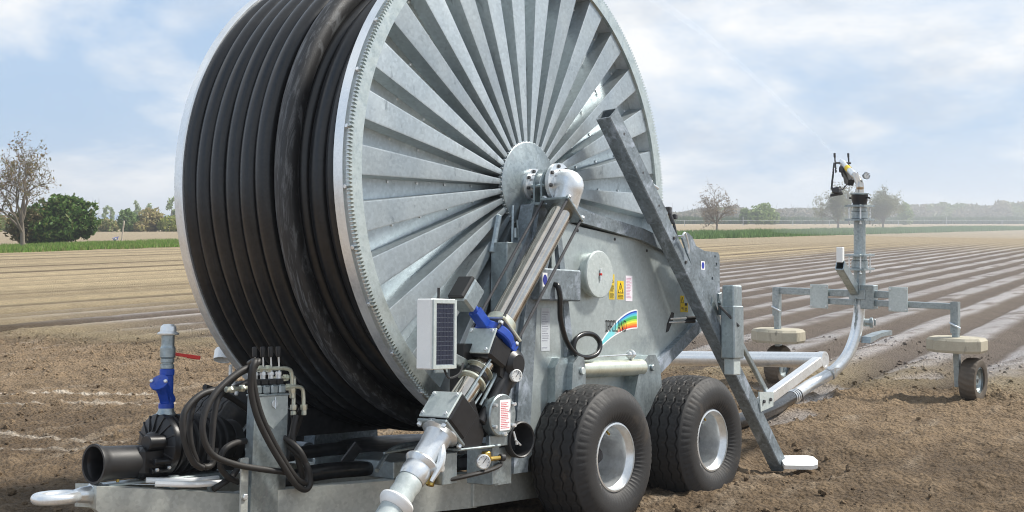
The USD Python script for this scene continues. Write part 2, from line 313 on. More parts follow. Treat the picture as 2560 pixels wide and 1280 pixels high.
    ridge_wet = lerp(top_wet * .8, wet_sheen, shine * (.45 + .8 * which))
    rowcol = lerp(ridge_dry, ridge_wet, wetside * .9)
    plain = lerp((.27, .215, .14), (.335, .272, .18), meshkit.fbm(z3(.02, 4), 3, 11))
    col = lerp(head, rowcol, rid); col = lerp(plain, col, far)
    for (a, b, w, s) in STREAKS:                                # pale crusted tracks on the headland
        a, b = np.array(a), np.array(b); d = b - a; L = np.hypot(*d); d = d / L; n_ = np.array([-d[1], d[0]])
        al, pe = (x - a[0]) * d[0] + (y - a[1]) * d[1], (x - a[0]) * n_[0] + (y - a[1]) * n_[1] + .05 * (meshkit.noise(z3(2.2, 3), 21) - .5)
        k = np.exp(-(pe / w) ** 2) * sstep(-1.6, .1, al) * sstep(L + .3, L - .1, al) * s * sstep(.24, .56, meshkit.fbm(z3(5, 2), 3, 23) + .12)
        col = lerp(col, (.62, .55, .46), k)
    stubble = sstep(.60, .72, meshkit.fbm(np.stack([u * .9, v * 5, 0 * u + 1.5], -1), 3, 31)) * (1 - rid) * .35
    col = lerp(col, (.40, .33, .25), stubble)
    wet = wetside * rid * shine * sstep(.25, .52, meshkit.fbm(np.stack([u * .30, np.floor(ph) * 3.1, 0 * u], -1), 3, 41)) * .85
    h = h - .085 * np.exp(-(((x - 2.42) / .5) ** 2 + ((y + 1.25) / .5) ** 2) ** 2)
    for (c, rx, ry) in PUDDLES:
        q = np.hypot((x - c[0]) / rx, (y - c[1]) / ry) + .9 * (meshkit.fbm(z3(3.5, 6), 3, 51) - .5); k = 1 - sstep(.75, 1.0, q)
        h = h * (1 - k) + (-.02) * k; wet = np.maximum(wet, k); col = lerp(col, (.30, .26, .23), k * .8)
    return h, col, wet

def steps(a, b, fine, lo, hi, grow, cap):
    """coordinates from lo to hi: fine between a and b, growing outside"""
    mid = list(np.arange(a, b + fine / 2, fine)); out = mid[:]; s = fine; x = mid[-1]
    while x < hi: s = min(s * grow, cap(x)); x += s; out.append(min(x, hi))
    s = fine; x = a; pre = []
    while x > lo: s *= 1.25; x -= s; pre.append(max(x, lo))
    return np.array(pre[::-1] + out)
us = steps(-3.2, 9.5, .034, -2500, 7000, 1.035, lambda x: 1.2 if x < 140 else 1e9)
vs = steps(-4.0, 11.0, .034, -2500, 7000, 1.05, lambda x: .115 if x < 42 else (.2 if x < 75 else 1e9))
UU, VV = np.meshgrid(us, vs, indexing='ij')
GX, GY = UU * RU[0] + VV * RV[0], UU * RU[1] + VV * RV[1]
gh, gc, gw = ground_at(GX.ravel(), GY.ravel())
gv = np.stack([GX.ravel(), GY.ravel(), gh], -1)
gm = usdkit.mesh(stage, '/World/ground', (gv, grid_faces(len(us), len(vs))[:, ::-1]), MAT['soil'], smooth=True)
pv = UsdGeom.PrimvarsAPI(gm)
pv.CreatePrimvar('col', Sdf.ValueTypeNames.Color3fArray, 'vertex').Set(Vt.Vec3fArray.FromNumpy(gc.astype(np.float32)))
pv.CreatePrimvar('wet', Sdf.ValueTypeNames.FloatArray, 'vertex').Set(Vt.FloatArray.FromNumpy(gw.astype(np.float32)))
tag(gm.GetPrim(), kind='structure')

rng = np.random.default_rng(77); n = 12000
q = np.stack([rng.uniform(-3.2, 12, n), rng.uniform(-3.8, 11, n)], -1); cxy = q[:, :1] * RU + q[:, 1:] * RV
dens = meshkit.fbm(np.stack([cxy[:, 0] * .8, cxy[:, 1] * .8, 0 * q[:, 0]], -1), 3, 78); cxy = cxy[(dens > .42) & (np.hypot(cxy[:, 0] - CX, cxy[:, 1] - CY) > 5.5)]; n = len(cxy)
ico = trimesh.creation.icosphere(1); iv, jf = np.array(ico.vertices), np.array(ico.faces)
sz = .005 + .020 * rng.random(n) ** 5.0; zz, cc_, _ = ground_at(cxy[:, 0], cxy[:, 1])
cv = iv[None] * rng.uniform(.62, 1.25, (n, len(iv), 1)) * sz[:, None, None] * rng.uniform(.7, 1.4, (n, 1, 3)) + np.stack([cxy[:, 0], cxy[:, 1], zz + sz * .25], -1)[:, None]
cm = usdkit.mesh(stage, '/World/soil_clods', (cv.reshape(-1, 3), (jf[None] + np.arange(n)[:, None, None] * len(iv)).reshape(-1, 3)), MAT['soil'])
UsdGeom.PrimvarsAPI(cm).CreatePrimvar('col', Sdf.ValueTypeNames.Color3fArray, 'vertex').Set(Vt.Vec3fArray.FromNumpy(np.repeat(cc_ * rng.uniform(1.0, 1.7, (n, 1)), len(iv), 0).astype(np.float32)))
UsdGeom.PrimvarsAPI(cm).CreatePrimvar('wet', Sdf.ValueTypeNames.FloatArray, 'vertex').Set(Vt.FloatArray.FromNumpy(np.zeros(n * len(iv), np.float32)))
tag(cm.GetPrim(), 'loose brown soil clods scattered over the tilled headland', 'soil', kind='stuff')

def at(px, depth, z=0.0):
    """a place in the landscape: offset across the view (as a tangent) and metres ahead of the viewpoint"""
    q = np.array([CX, CY]) + depth * (_f[:2] + _r[:2] * px); return np.array([q[0], q[1], z])
# ------------------------------------------------------------------ far hills
hx = np.linspace(-.42, .45, 120); D = 1900
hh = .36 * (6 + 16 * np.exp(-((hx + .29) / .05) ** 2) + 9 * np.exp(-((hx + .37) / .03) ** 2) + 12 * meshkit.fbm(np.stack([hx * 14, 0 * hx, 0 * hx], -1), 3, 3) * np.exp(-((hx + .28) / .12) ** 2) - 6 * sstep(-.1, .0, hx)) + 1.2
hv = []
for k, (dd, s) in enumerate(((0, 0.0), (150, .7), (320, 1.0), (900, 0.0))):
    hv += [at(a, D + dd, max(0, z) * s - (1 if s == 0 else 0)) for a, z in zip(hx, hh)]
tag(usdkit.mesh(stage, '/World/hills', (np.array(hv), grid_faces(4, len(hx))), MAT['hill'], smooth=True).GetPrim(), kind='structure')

# ================================================================== the hose reel machine
AL, BE, HUB = -.0473, .0687, 1.917                              # it stands a little nose-up and leaning on soft ground
ca, sa, cb, sb = math.cos(AL), math.sin(AL), math.cos(BE), math.sin(BE)
MR = np.array([[cb, 0, sb], [0, 1, 0], [-sb, 0, cb]]) @ np.array([[1, 0, 0], [0, ca, -sa], [0, sa, ca]])
MX = Gf.Matrix4d(*MR[:, 0], 0, *MR[:, 1], 0, *MR[:, 2], 0, 0, 0, HUB, 1)
reel = thing('hose_reel_irrigator', 'large galvanised hose reel machine wound with thick black hose, on fat tandem tyres', 'irrigation machine', matrix=MX)
YN, YF, R = -.7075, .7075, 1.5

# ---- near flange: floor plate, 30 hat-section ribs, toothed ring, rim band
m = MB(); ring = disc(0, 0, 1.428, 48).difference(disc(0, 0, .12, 12)); m.plate(ring, YN + .104, .004)
near = obj('near_flange', m, 'galvanised_disc', reel)
step = 12 * PI / 180
for k in range(30):
    a1 = math.radians(146.8) + k * step; a0 = a1 - .53 * step; m = MB()
    r0, r1, yl, yb = .235, 1.418, YN + .004, YN + .1035
    am, wl = (a0 + a1) / 2, (a1 - a0) / 2
    rows = []
    for r in np.linspace(r0, r1, 7):
        e, th = .0, .004 / r
        rows.append([(r, a0 - .10 * wl, yb), (r, a0, yl), (r, a0 + th * 2, yl - .0015), (r, a1 - th * 2, yl - .0015), (r, a1, yl), (r, a1 + .10 * wl, yb)])
    v = np.array([[(r * math.cos(a), y, r * math.sin(a)) for r, a, y in row] for row in rows])
    m.add(v.reshape(-1, 3), grid_faces(7, 6))
    rb = obj('rib', m, 'galvanised_disc', near, smooth=20)
    b = MB()
    for r in np.linspace(.42, 1.34, 5):
        q = a1 + .10 * wl + .012 / r; b.hexa((r * math.cos(q), YN + .105, r * math.sin(q)), (0, -1, 0), .009, .008)
    obj('bolt_row', b, 'zinc_bright', rb, kind='stuff')
NT = 460                                                        # the toothed ring
ang = np.arange(NT * 4) * 2 * PI / (NT * 4); rad = np.tile([1.483, 1.502, 1.504, 1.484], NT)
gear = sg.Polygon(np.stack([rad * np.cos(ang), rad * np.sin(ang)], -1)).difference(disc(0, 0, 1.415, 48))
m = MB(); m.plate(gear, YN - .012, .024)
obj('gear_ring', m, 'gear_steel', near, smooth=False)
m = MB(); m.lathe((0, YN + .013, 0), (0, 1, 0), [(1.42, 0), (1.475, 0), (1.475, .028), (1.497, .032), (1.497, .098), (1.486, .102), (1.474, .098), (1.466, .098), (1.42, .100)], 180, True)
obj('rim_band', m, 'zinc_bright', near)
m = MB()
for k in range(30):
    a = math.radians(146.8) + (k + .2) * step; m.cyl((1.47 * math.cos(a), YN + .03, 1.47 * math.sin(a)), (1.5 * math.cos(a), YN + .03, 1.5 * math.sin(a)), .012, 8)
obj('rim_bolts', m, 'zinc_bright', near, kind='stuff')
m = MB(); m.lathe((0, YN + .02, 0), (0, -1, 0), [(.262, 0), (.262, .024), (.256, .028), (.16, .046), (.12, .05), (.1, .052), (1e-5, .052)], 64)
obj('hub_disc', m, 'galvanised', near)
m = MB()
for k in range(60):
    a = k * 2 * PI / 60; m.cyl((.264 * math.cos(a), YN + .02, .264 * math.sin(a)), (.264 * math.cos(a), YN - .002, .264 * math.sin(a)), .005, 6)
obj('weld_beads', m, 'zinc_bright', near, kind='stuff')

# ---- far flange
m = MB(); m.plate(disc(0, 0, 1.44, 40).difference(disc(0, 0, .2)), YF - .03, .01)
far = obj('far_flange', m, 'galvanised_disc', reel)
m = MB(); m.lathe((0, YF - .07, 0), (0, 1, 0), [(1.43, 0), (1.498, 0), (1.505, .008), (1.505, .066), (1.495, .072), (1.43, .072)], 160, True)
obj('rim_band', m, 'zinc_bright', far)
for k in range(30):
    a = k * step + .03; m = MB(); v = []
    for r in (.3, .86, 1.41):
        w = .27 * step
        v.append([(r * math.cos(q), y, r * math.sin(q)) for q, y in ((a - 1.1 * w, YF - .021), (a - w, YF + .055), (a + w, YF + .055), (a + 1.1 * w, YF - .021))])
    m.add(np.array(v).reshape(-1, 3), grid_faces(3, 4)[:, ::-1]); obj('rib', m, 'galvanised_disc', far, smooth=20)

# ---- the wound hose: turns of the outer layer, then the layer below it
m = MB(); m.lathe((0, -.58, 0), (0, 1, 0), [(1.18, 0), (1.18, 1.25)], 96); core = obj('drum_core', m, 'hose_rubber', reel)
HR = .063
def turn(y, rc, name='hose_turn', mt='hose_rubber', y2=None, h=HR):
    a = np.linspace(0, 2 * PI, 193)[:-1]; yy = np.full_like(a, y) + .0025 * np.sin(a * 3 + y * 9); rr = rc + .003 * np.sin(a * 5 + y * 31)
    m = MB(); m.tube(np.stack([rr * np.cos(a), yy, rr * np.sin(a)], -1), h, 20, caps=False, closed=True)
    return obj(name, m, mt, core, smooth=True)
y0 = YF - .075 - HR + .055
for k in range(6): turn(y0 - k * 2 * HR * 1.0, 1.428)
turn(y0 - 6 * 2 * HR - .022, 1.418, 'hose_turn', 'scuffed_hose', h=.066)
for k in range(6, 9): turn(y0 - k * 2 * HR - .045 + (.005 if k == 6 else 0), 1.305)

# ---- hub: flanged stub, bearing clamps, elbow
m = MB(); m.lathe((0, YN - .03, 0), (0, -1, 0), [(1e-5, 0), (.098, 0), (.098, .022), (.066, .022), (.066, .235), (1e-5, .235)], 36)
hub = obj('hub_stub', m, 'zinc_bright', reel)
m = MB()
for k in range(8):
    a = k * PI / 4 + .3; m.hexa((.082 * math.cos(a), YN - .052, .082 * math.sin(a)), (0, -1, 0), .011, .012)
obj('bolt_ring', m, 'dark_steel', hub, kind='stuff')
m = MB()
for y in (-.832, -.885):
    m.plate(sg.Polygon([(-.105, -.135), (.085, -.135), (.085, .02), (.06, .07), (-.05, .085), (-.085, .05), (-.105, 0)]).difference(disc(0, 0, .067)), y, .014)
m.box((-.01, -.86, -.125), (.2, .12, .02)); m.cyl((-.09, -.90, -.02), (-.09, -.80, -.02), .013, 10)
obj('bearing_bracket', m, 'galvanised', reel)
m = MB(); m.lathe((0, -.915, 0), (0, -1, 0), [(1e-5, 0), (.118, 0), (.118, .024), (.085, .026), (.085, .03), (1e-5, .03)], 40)
fl = obj('elbow_flange', m, 'zinc_bright', reel)
m = MB()
for k in range(8):
    a = k * PI / 4 + .2; m.hexa((.1 * math.cos(a), -.939, .1 * math.sin(a)), (0, -1, 0), .012, .012)
obj('bolt_ring', m, 'dark_steel', fl, kind='stuff')
# pipe line in the plane y = -.99, from the elbow down to the inlet
PY = -.985
P0, P1 = np.array([-.045, PY, -.165]), np.array([-.635, PY, -.86])
pd = unit(P1 - P0)
ecurve = np.array([(.0, -.93, .0), (.0, -.965, .0), (.005, -1.005, -.012), (.0, PY - .012, -.06), P0 - pd * .05, P0 - pd * .012])
m = MB(); m.tube(ecurve, [.078, .080, .081, .080, .077, .075], 28, spline=6); obj('pipe_elbow', m, 'zinc_bright', reel, smooth=True)
pu, pw_ = np.array([0, -1.0, 0]), unit(np.cross(pd, [0, -1.0, 0]))   # across the pipe: towards the viewer, and sideways
def sq_flange(mb, c, s, t, d=pd):
    mb.box(c, (t, s, s), np.stack([d, pu, np.cross(d, pu)], 1), .006)
m = MB(); m.cyl(P0, P1, .070, 40); sup = obj('supply_pipe', m, 'stainless', reel)
m = MB(); sq_flange(m, P0, .205, .018); obj('pipe_flange', m, 'galvanised', sup)
m = MB(); sq_flange(m, P1 - pd * .01, .205, .018); m.cyl(P1 - pd * .07, P1, .083, 32); obj('pipe_flange', m, 'zinc_yellow', sup)
for i in (-1, 1):
    for j in (-1, 1):
        o = (pu * i + pw_ * j) * .087; m = MB(); m.cyl(P0 + o - pd * .03, P1 + o + pd * .06, .0085, 10); r_ = obj('tie_rod', m, 'dark_steel', sup)
        m = MB(); m.hexa(P0 + o - pd * .012, -pd, .016, .016); m.hexa(P1 + o + pd * .012, pd, .016, .016); obj('nut_pair', m, 'zinc_bright', r_, kind='stuff')
# blue butterfly valve clamped under the pipe, its actuator box to the left
m = MB(); c = P1 + pd * .045
m.lathe(c - pd * .026, pd, [(.055, 0), (.108, 0), (.114, .008), (.114, .044), (.108, .052), (.055, .052)], 40, True)
up_l = -pw_ if pw_[0] > 0 else pw_
m.beam(c, c + up_l * .215, .052, .062, pu); m.cyl(c + up_l * .20, c + up_l * .265, .026, 16)
for j in (-1, 1): m.box(c + pu * .075 * j - up_l * .085, (.05, .04, .05), np.stack([pd, pu, up_l], 1))
bv = obj('butterfly_valve', m, 'blue_paint', reel)
m = MB(); m.box(c + up_l * .31 - pd * .02, (.15, .11, .11), np.stack([pd, pu, up_l], 1), .012); ac = obj('actuator_box', m, 'galvanised', bv)
m = MB(); m.box(c + up_l * .375 - pd * .02, (.146, .106, .026), np.stack([pd, pu, up_l], 1), .008); obj('actuator_cap', m, 'black_plastic', ac)
# turbine and gear case: black castings, bolted square covers
def sq_case(pa, pb, s, cover_c, name):
    m = MB(); m.beam(pa, pb, s, s * 1.15, pu, .014)
    return obj(name, m, 'black_casting', reel)
Q0, Q1 = P1 + pd * .075, np.array([-.745, PY, -1.03])
m = MB(); m.beam(Q0 + pw_ * .0, Q1, .165, .185, pu, .015); m.plate([(-.70, -.905), (-.60, -.885), (-.515, -1.03), (-.53, -1.12), (-.60, -1.17), (-.70, -1.10)], -1.06, .16); m.lathe((-.585, -1.065, -1.04), (0, -1, 0), [(1e-5, .03), (.05, .03), (.075, .012), (.08, 0)], 24)
tur = obj('turbine_case', m, 'black_casting', reel)
dd = unit(Q1 - Q0)
def cover(c, s, parent, d):
    nn = np.cross(d, pu); nn = nn if nn[0] < 0 else -nn
    m = MB(); m.box(c, (s[0], .012, s[1]), np.stack([d, nn, pu], 1), .004); q = obj('cover_plate', m, 'galvanised_pale', parent)
    m = MB()
    for i in (-1, 1):
        for j in (-1, 1): m.hexa(c + d * i * (s[0] / 2 - .02) + pu * j * (s[1] / 2 - .02) + nn * .006, nn, .011, .01)
    obj('bolt_row', m, 'zinc_bright', kind='stuff', parent=q)
cover((Q0 + Q1) / 2 + up_l * .092 + pu * .0, (.15, .185), tur, dd)
# short stainless run with a black coupling
S0, S1 = Q1 + dd * .0, np.array([-.955, PY, -1.235])
m = MB(); m.cyl(S0, S1, .062, 32); srun = obj('stainless_run', m, 'stainless', reel); ds = unit(S1 - S0)
m = MB(); c = S0 + (S1 - S0) * .28; m.cyl(c, c + ds * .035, .073, 32); obj('rubber_coupling', m, 'hose_rubber', srun)
m = MB(); c = S0 + (S1 - S0) * .45; m.cyl(c, c + ds * .014, .082, 32); m.cyl(S0 + (S1 - S0) * .2, S0 + (S1 - S0) * .215, .082, 32); obj('coupling_ring', m, 'zinc_yellow', srun)
for o in (pu * .07 + pw_ * .035, pu * .03 - pw_ * .075):
    m = MB(); m.cyl(S0 + o, S1 + o, .007, 8); obj('tie_rod', m, 'galvanised', srun)
T0, T1 = S1, np.array([-1.075, PY, -1.365])
m = MB(); m.beam(T0, T1, .175, .19, pu, .014); m.plate([(-.98, -1.24), (-.90, -1.22), (-.82, -1.40), (-.84, -1.46), (-.98, -1.46), (-1.03, -1.40)], -1.05, .17)
inl = obj('inlet_case', m, 'black_casting', reel); dt = unit(T1 - T0)
cover((T0 + T1) / 2 + up_l * .098, (.165, .195), inl, dt)
m = MB(); m.cyl((-.72, -1.0, -1.30), (-.58, -1.0, -1.02), .075, 24); m.cyl((-.80, -.98, -1.20), (-.66, -.96, -1.0), .045, 20); m.cyl((-.84, -1.04, -1.34), (-.64, -1.04, -1.10), .028, 16)
m.cyl((-.62, -.93, -1.30), (-.55, -.93, -1.10), .06, 20); m.box((-.70, -.90, -1.18), (.34, .1, .5))
obj('gear_case', m, 'black_casting', reel)
m = MB(); m.cyl((-.80, -1.03, -1.22), (-.66, -1.03, -1.05), .009, 8); m.cyl((-.83, -1.03, -1.25), (-.72, -1.03, -1.12), .008, 8); obj('shift_rods', m, 'galvanised', reel)
# inlet pipe: flange, pipe, lever coupling, hose tail
I0, I1 = T1 + dt * .012, np.array([-1.235, PY, -1.525]); di = unit(I1 - I0)
m = MB(); m.lathe(I0, di, [(.10, .0), (.10, .016), (.075, .03), (.068, .1), (.066, np.linalg.norm(I1 - I0))], 36); ip = obj('inlet_pipe', m, 'zinc_bright', reel)
m = MB(); sq_flange(m, I0 + dt * .004, .20, .02, dt); obj('pipe_flange', m, 'galvanised', ip)
m = MB()
for i in (-1, 1):
    for j in (-1, 1): m.hexa(I0 + (pu * i + np.cross(dt, pu) * j) * .082 + dt * .012, dt, .013, .02)
obj('bolt_row', m, 'zinc_bright', kind='stuff', parent=ip)
m = MB(); L = np.linalg.norm(I1 - I0); m.lathe(I1 - di * .02, di, [(.066, 0), (.086, .004), (.089, .014), (.082, .026), (.071, .04), (.074, .075), (.071, .1), (.066, .12)], 36); obj('coupling_ring', m, 'zinc_bright', ip)
I2 = np.array([-1.50, PY, -1.79])
m = MB(); m.lathe(I1 + di * .1, I2 - I1, [(.064, 0), (.068, .03), (.062, .06), (.066, .09), (.062, .12), (.064, .3), (.064, np.linalg.norm(I2 - I1) - .1)], 36); obj('hose_tail', m, 'galvanised_pale', ip)
m = MB(); c = I1 + (I2 - I1) * .62; m.lathe(c, I2 - I1, [(.064, -.01), (.088, 0), (.091, .010), (.088, .022), (.076, .04), (.064, .05)], 36); obj('end_ring', m, 'white_zinc', ip)
m = MB(); lv = [I1 + pu * .06 - pw_ * 0 + np.array([.10, 0, .10]), I1 + pu * .085 + np.array([.05, 0, .0]), I1 + pu * .08 + np.array([-.01, 0, -.08])]
m.tube(lv, [.006, .02, .022, .014, .01], 8, spline=6); m.cyl(I1 + pu * .05 + np.array([.055, 0, -.02]), I1 + pu * .1 + np.array([.055, 0, -.02]), .018, 12)
obj('clamp_lever', m, 'zinc_bright', ip)
m = MB(); m.cyl(I1 + np.array([.12, .03, -.07]), I1 + np.array([.10, .03, -.12]), .022, 16); obj('drain_cap', m, 'brass', ip)

# round inspection cover with printed label, stack outlet, gauges
m = MB(); m.cyl((-.705, -1.02, -1.306), (-.705, -1.085, -1.306), .112, 40); m.box((-.705, -1.045, -1.44), (.16, .03, .06)); cov = obj('inspection_cover', m, 'galvanised', reel)
m = MB()
for a in (35, 145, 215, 325, 270): m.hexa((-.705 + .096 * math.cos(math.radians(a)), -1.086, -1.306 + .098 * math.sin(math.radians(a))), (0, -1, 0), .011, .022)
obj('bolt_row', m, 'zinc_bright', kind='stuff', parent=cov)
def label_rows(x0, z0, x1, z1, y, base, ink, rows, parent, seed, name='printed_label', head=None):
    rng = random.Random(seed); m = MB(); m.color(base); m.plate(sg.box(x0, z0, x1, z1), y, .0012)
    m.color(ink); w = x1 - x0; h = z1 - z0
    for k in range(rows):
        zz = z1 - h * (.07 + .88 * (k + .5) / rows); t = h * .88 / rows * .42
        if rng.random() < .12: continue
        a = x0 + w * .1; e = x0 + w * (.55 + .38 * rng.random())
        while a < e:
            b = min(e, a + w * rng.uniform(.06, .18)); m.plate(sg.box(a, zz - t / 2, b, zz + t / 2), y - .0008, .0007); a = b + w * .03
    return obj(name, m, 'print', parent)
label_rows(-.735, -1.385, -.645, -1.225, -1.087, (.80, .78, .78), (.62, .13, .16), 15, cov, 3)
m = MB(); m.lathe((-.515, -.92, -1.445), (-.12, -1, 0), [(.098, 0), (.098, .16), (.092, .165), (.086, .16), (.082, .05), (1e-5, .04)], 36); obj('suction_port', m, 'black_plastic', reel)
m = MB(); m.cyl((-.585, -1.06, -1.40), (-.565, -1.07, -1.47), .007, 8); m.cyl((-.585, -1.07, -1.44), (-.535, -1.07, -1.475), .006, 8); obj('drain_tap', m, 'zinc_bright', reel)
def gauge(c, d, r, parent, body='black_plastic'):
    c = np.asarray(c, float); d = unit(d); m = MB(); m.lathe(c, d, [(1e-5, -.03), (r * .9, -.03), (r, -.02), (r, .004), (r * .88, .006), (r * .86, .0), (1e-5, .0)], 28); g = obj('pressure_gauge', m, body, parent)
    m = MB(); m.lathe(c, d, [(r * .85, .0012), (1e-5, .0012)], 28); obj('dial_face', m, 'white_paint', g)
    u, w, _ = frame(d); m = MB(); m.beam(c + d * .0025 - u * r * .15 - w * r * .2, c + d * .0025 + u * r * .4 + w * r * .5, r * .09, .001, d, 0)
    for k in range(9):
        a = math.radians(-130 + k * 32.5); q = u * math.sin(a) + w * math.cos(a); m.beam(c + d * .002 + q * r * .66, c + d * .002 + q * r * .8, r * .05, .001, d, 0)
    obj('dial_print', m, 'black_plastic', g)
    m = MB(); m.lathe(c, d, [(r * .86, .005), (1e-5, .007)], 28); obj('dial_glass', m, 'dial_glass', g)
gauge((-.612, -1.10, -1.10), (-.35, -1, 0), .034, reel, 'white_paint')
gauge((-.87, -1.09, -1.535), (-.5, -1, 0), .038, reel, 'zinc_bright')
m = MB(); m.cyl((-.612, -1.07, -1.10), (-.66, -1.0, -1.09), .009, 8); m.cyl((-.87, -1.06, -1.535), (-.78, -1.05, -1.53), .02, 12); m.cyl((-.80, -1.05, -1.55), (-.80, -1.05, -1.49), .026, 12); m.cyl((-.78, -1.06, -1.53), (-.70, -1.06, -1.53), .012, 10); obj('gauge_fittings', m, 'brass', reel, kind='stuff')
m = MB(); m.cyl((-.70, -1.06, -1.53), (-.665, -1.06, -1.53), .02, 14); obj('tap_knob', m, 'black_plastic', reel)
m = MB(); m.box((-.87, -1.0, -1.465), (.34, .14, .012)); m.box((-.70, -1.03, -1.56), (.055, .012, .22)); m.box((-1.05, -.97, -1.56), (.11, .10, .16)); m.box((-.63, -.93, -1.58), (.14, .2, .2)); obj('mounting_bracket', m, 'galvanised', reel)
m = MB(); m.tube([(-1.06, -1.0, -1.62), (-.95, -1.06, -1.60), (-.82, -1.08, -1.585), (-.70, -1.06, -1.57), (-.62, -1.0, -1.56)], .012, 8, spline=6); obj('pressure_line', m, 'hydraulic_hose', reel)

# ---- solar control box
m = MB(); m.box((-1.185, -1.035, -.878), (.19, .10, .352), None, .006); cbx = obj('control_box', m, 'white_paint', reel)
m = MB(); m.plate(sg.box(-1.272, -1.05, -1.098, -.706).difference(sg.box(-1.252, -1.033, -1.116, -.724)), -1.096, .012); obj('panel_frame', m, 'galvanised_pale', cbx)
m = MB(); m.color((.50, .54, .60)); m.plate(sg.box(-1.252, -1.033, -1.116, -.724), -1.089, .003); 
sp = obj('solar_panel', m, 'print', cbx)
for i in range(5):
    for j in range(13):
        x0, z0 = -1.247 + i * .0256, -1.029 + j * .0233
        m = MB(); m.plate(sg.box(x0, z0, x0 + .0236, z0 + .0214), -1.0912, .002); obj('solar_cell', m, 'solar_cell', sp, smooth=False)
m = MB(); m.cyl((-1.165, -1.03, -.703), (-1.165, -1.03, -.645), .007, 10); obj('aerial', m, 'black_plastic', cbx)
m = MB(); m.box((-1.05, -.98, -.92), (.16, .02, .12)); m.box((-1.05, -.95, -1.0), (.10, .012, .16)); m.beam((-1.15, -.98, -.95), (-.80, -.93, -1.05), .03, .05); obj('box_bracket', m, 'galvanised', cbx)
m = MB(); m.tube([(-1.12, -1.03, -1.05), (-1.10, -1.05, -1.10), (-1.02, -1.05, -1.08), (-.97, -1.03, -1.03)], .006, 6, spline=6); obj('control_cable', m, 'black_plastic', cbx)

# ---- A-frame tower carrying the hub
m = MB()
m.plate([(-.115, -.125), (.075, -.125), (.085, -.30), (-.02, -.62), (-.12, -1.05), (-.19, -1.66), (-.52, -1.66), (-.44, -1.05), (-.30, -.50), (-.165, -.30)], -.835, .10)
tow = obj('tower_frame', m, 'galvanised_dull', reel)
m = MB(); m.plate([(-.105, -.17), (-.005, -.17), (-.12, -.75), (-.20, -1.66), (-.33, -1.66), (-.26, -.9)], -.862, .026); obj('tower_leg', m, 'galvanised_dull', tow)
m = MB(); m.plate([(.06, -.24), (.105, -.24), (.225, -.90), (.245, -1.25), (.19, -1.25), (.165, -.90)], -.866, .03); obj('tower_leg', m, 'galvanised_dull', tow)
m = MB(); m.plate([(-.20, -.66), (.19, -.66), (.20, -1.3), (-.25, -1.66)], -.842, .012); obj('tower_panel', m, 'galvanised_panel', tow)
m = MB(); m.box((.03, -.885, -.595), (.40, .085, .185), None, .008); cr = obj('cross_box', m, 'galvanised_dull', tow)
m = MB(); m.box((-.275, -.77, -.70), (.17, .12, .68)); obj('side_column', m, 'galvanised', tow)
m = MB(); m.cyl((-.25, -.78, -.36), (-.22, -.76, -.14), .008, 8); m.cyl((-.19, -.78, -.36), (-.18, -.76, -.22), .006, 8); m.cyl((-.30, -.72, -.20), (-.36, -.72, -.42), .02, 8); m.cyl((-.215, -.775, -.33), (-.21, -.77, -.27), .016, 10); obj('brake_rods', m, 'galvanised', tow)
label_rows(-.055, -.98, .03, -.73, -.844, (.50, .54, .58), (.36, .38, .44), 16, tow, 8)
m = MB(); m.color((.72, .74, .76)); m.plate(sg.box(-.155, -.61, -.11, -.53), -.929, .0012); m.color((.03, .04, .25)); m.plate(affinity.scale(disc(-.132, -.57, .02), 1, 1.5), -.9298, .0007); obj('round_sign_sticker', m, 'print', cr)
m = MB(); FH = [(-.034, -.90, -.595), (-.036, -.945, -.60), (-.022, -.955, -.66), (-.014, -.95, -.72), (.006, -.94, -.80), (.073, -.93, -.916), (.174, -.92, -.992), (.298, -.91, -1.022), (.416, -.91, -1.002), (.468, -.90, -.942), (.425, -.89, -.892), (.331, -.885, -.880), (.24, -.885, -.908), (.211, -.885, -.965), (.25, -.885, -1.01)]
m.tube(FH, .016, 12, spline=8); lub = obj('looped_hose', m, 'hose_rubber', reel)
m = MB(); m.tube([(.25, -.887, -1.008), (.36, -.885, -1.022)], .011, 10); m.cyl((.36, -.885, -1.022), (.85, -.885, -1.012), .005, 8); m.cyl((.80, -.885, -1.012), (.87, -.885, -1.012), .02, 12); m.cyl((.825, -.885, -1.012), (.845, -.885, -1.012), .032, 12); obj('hose_end_rod', m, 'zinc_bright', lub)

# ---- side panel with round cover, stickers, levers
PYP = -.80
pan = sg.Polygon([(.10, -.20), (.31, -.235), (1.08, -.285), (1.53, -.385), (1.585, -.40), (1.87, -.735), (1.20, -1.09), (1.05, -1.16), (.12, -1.30)])
pan = sg.Polygon([(.10, -.17), (.31, -.22), (1.06, -.27), (1.56, -.385), (1.885, -.725), (1.16, -1.105), (1.0, -1.30), (.12, -1.30)])
m = MB(); m.plate(pan, PYP, .02); side = obj('side_panel', m, 'galvanised_panel', reel)
m = MB()
for (x, z) in ((1.555, -.43), (1.16, -.335), (.78, -.28), (1.80, -.74), (1.13, -1.06), (.37, -.25)): m.cyl((x, PYP + .001, z), (x, PYP - .004, z), .010, 12)
obj('panel_screws', m, 'dark_steel', side, kind='stuff')
def bar(a, b, w, t, y, name, mt='galvanised_dull', parent=None):
    a, b = np.array(a, float), np.array(b, float); d = unit(b - a); n_ = np.array([-d[1], d[0]])
    m = MB(); m.plate([tuple(a + n_ * w / 2), tuple(b + n_ * w / 2), tuple(b - n_ * w / 2), tuple(a - n_ * w / 2)], y, t); return obj(name, m, mt, parent or reel)
bar((.10, -.135), (1.07, -.235), .08, .09, -.835, 'frame_bar', parent=side); bar((1.05, -.233), (1.60, -.345), .08, .09, -.838, 'frame_bar', parent=side); bar((1.86, -.785), (1.165, -1.145), .085, .10, -.842, 'frame_bar', parent=side)
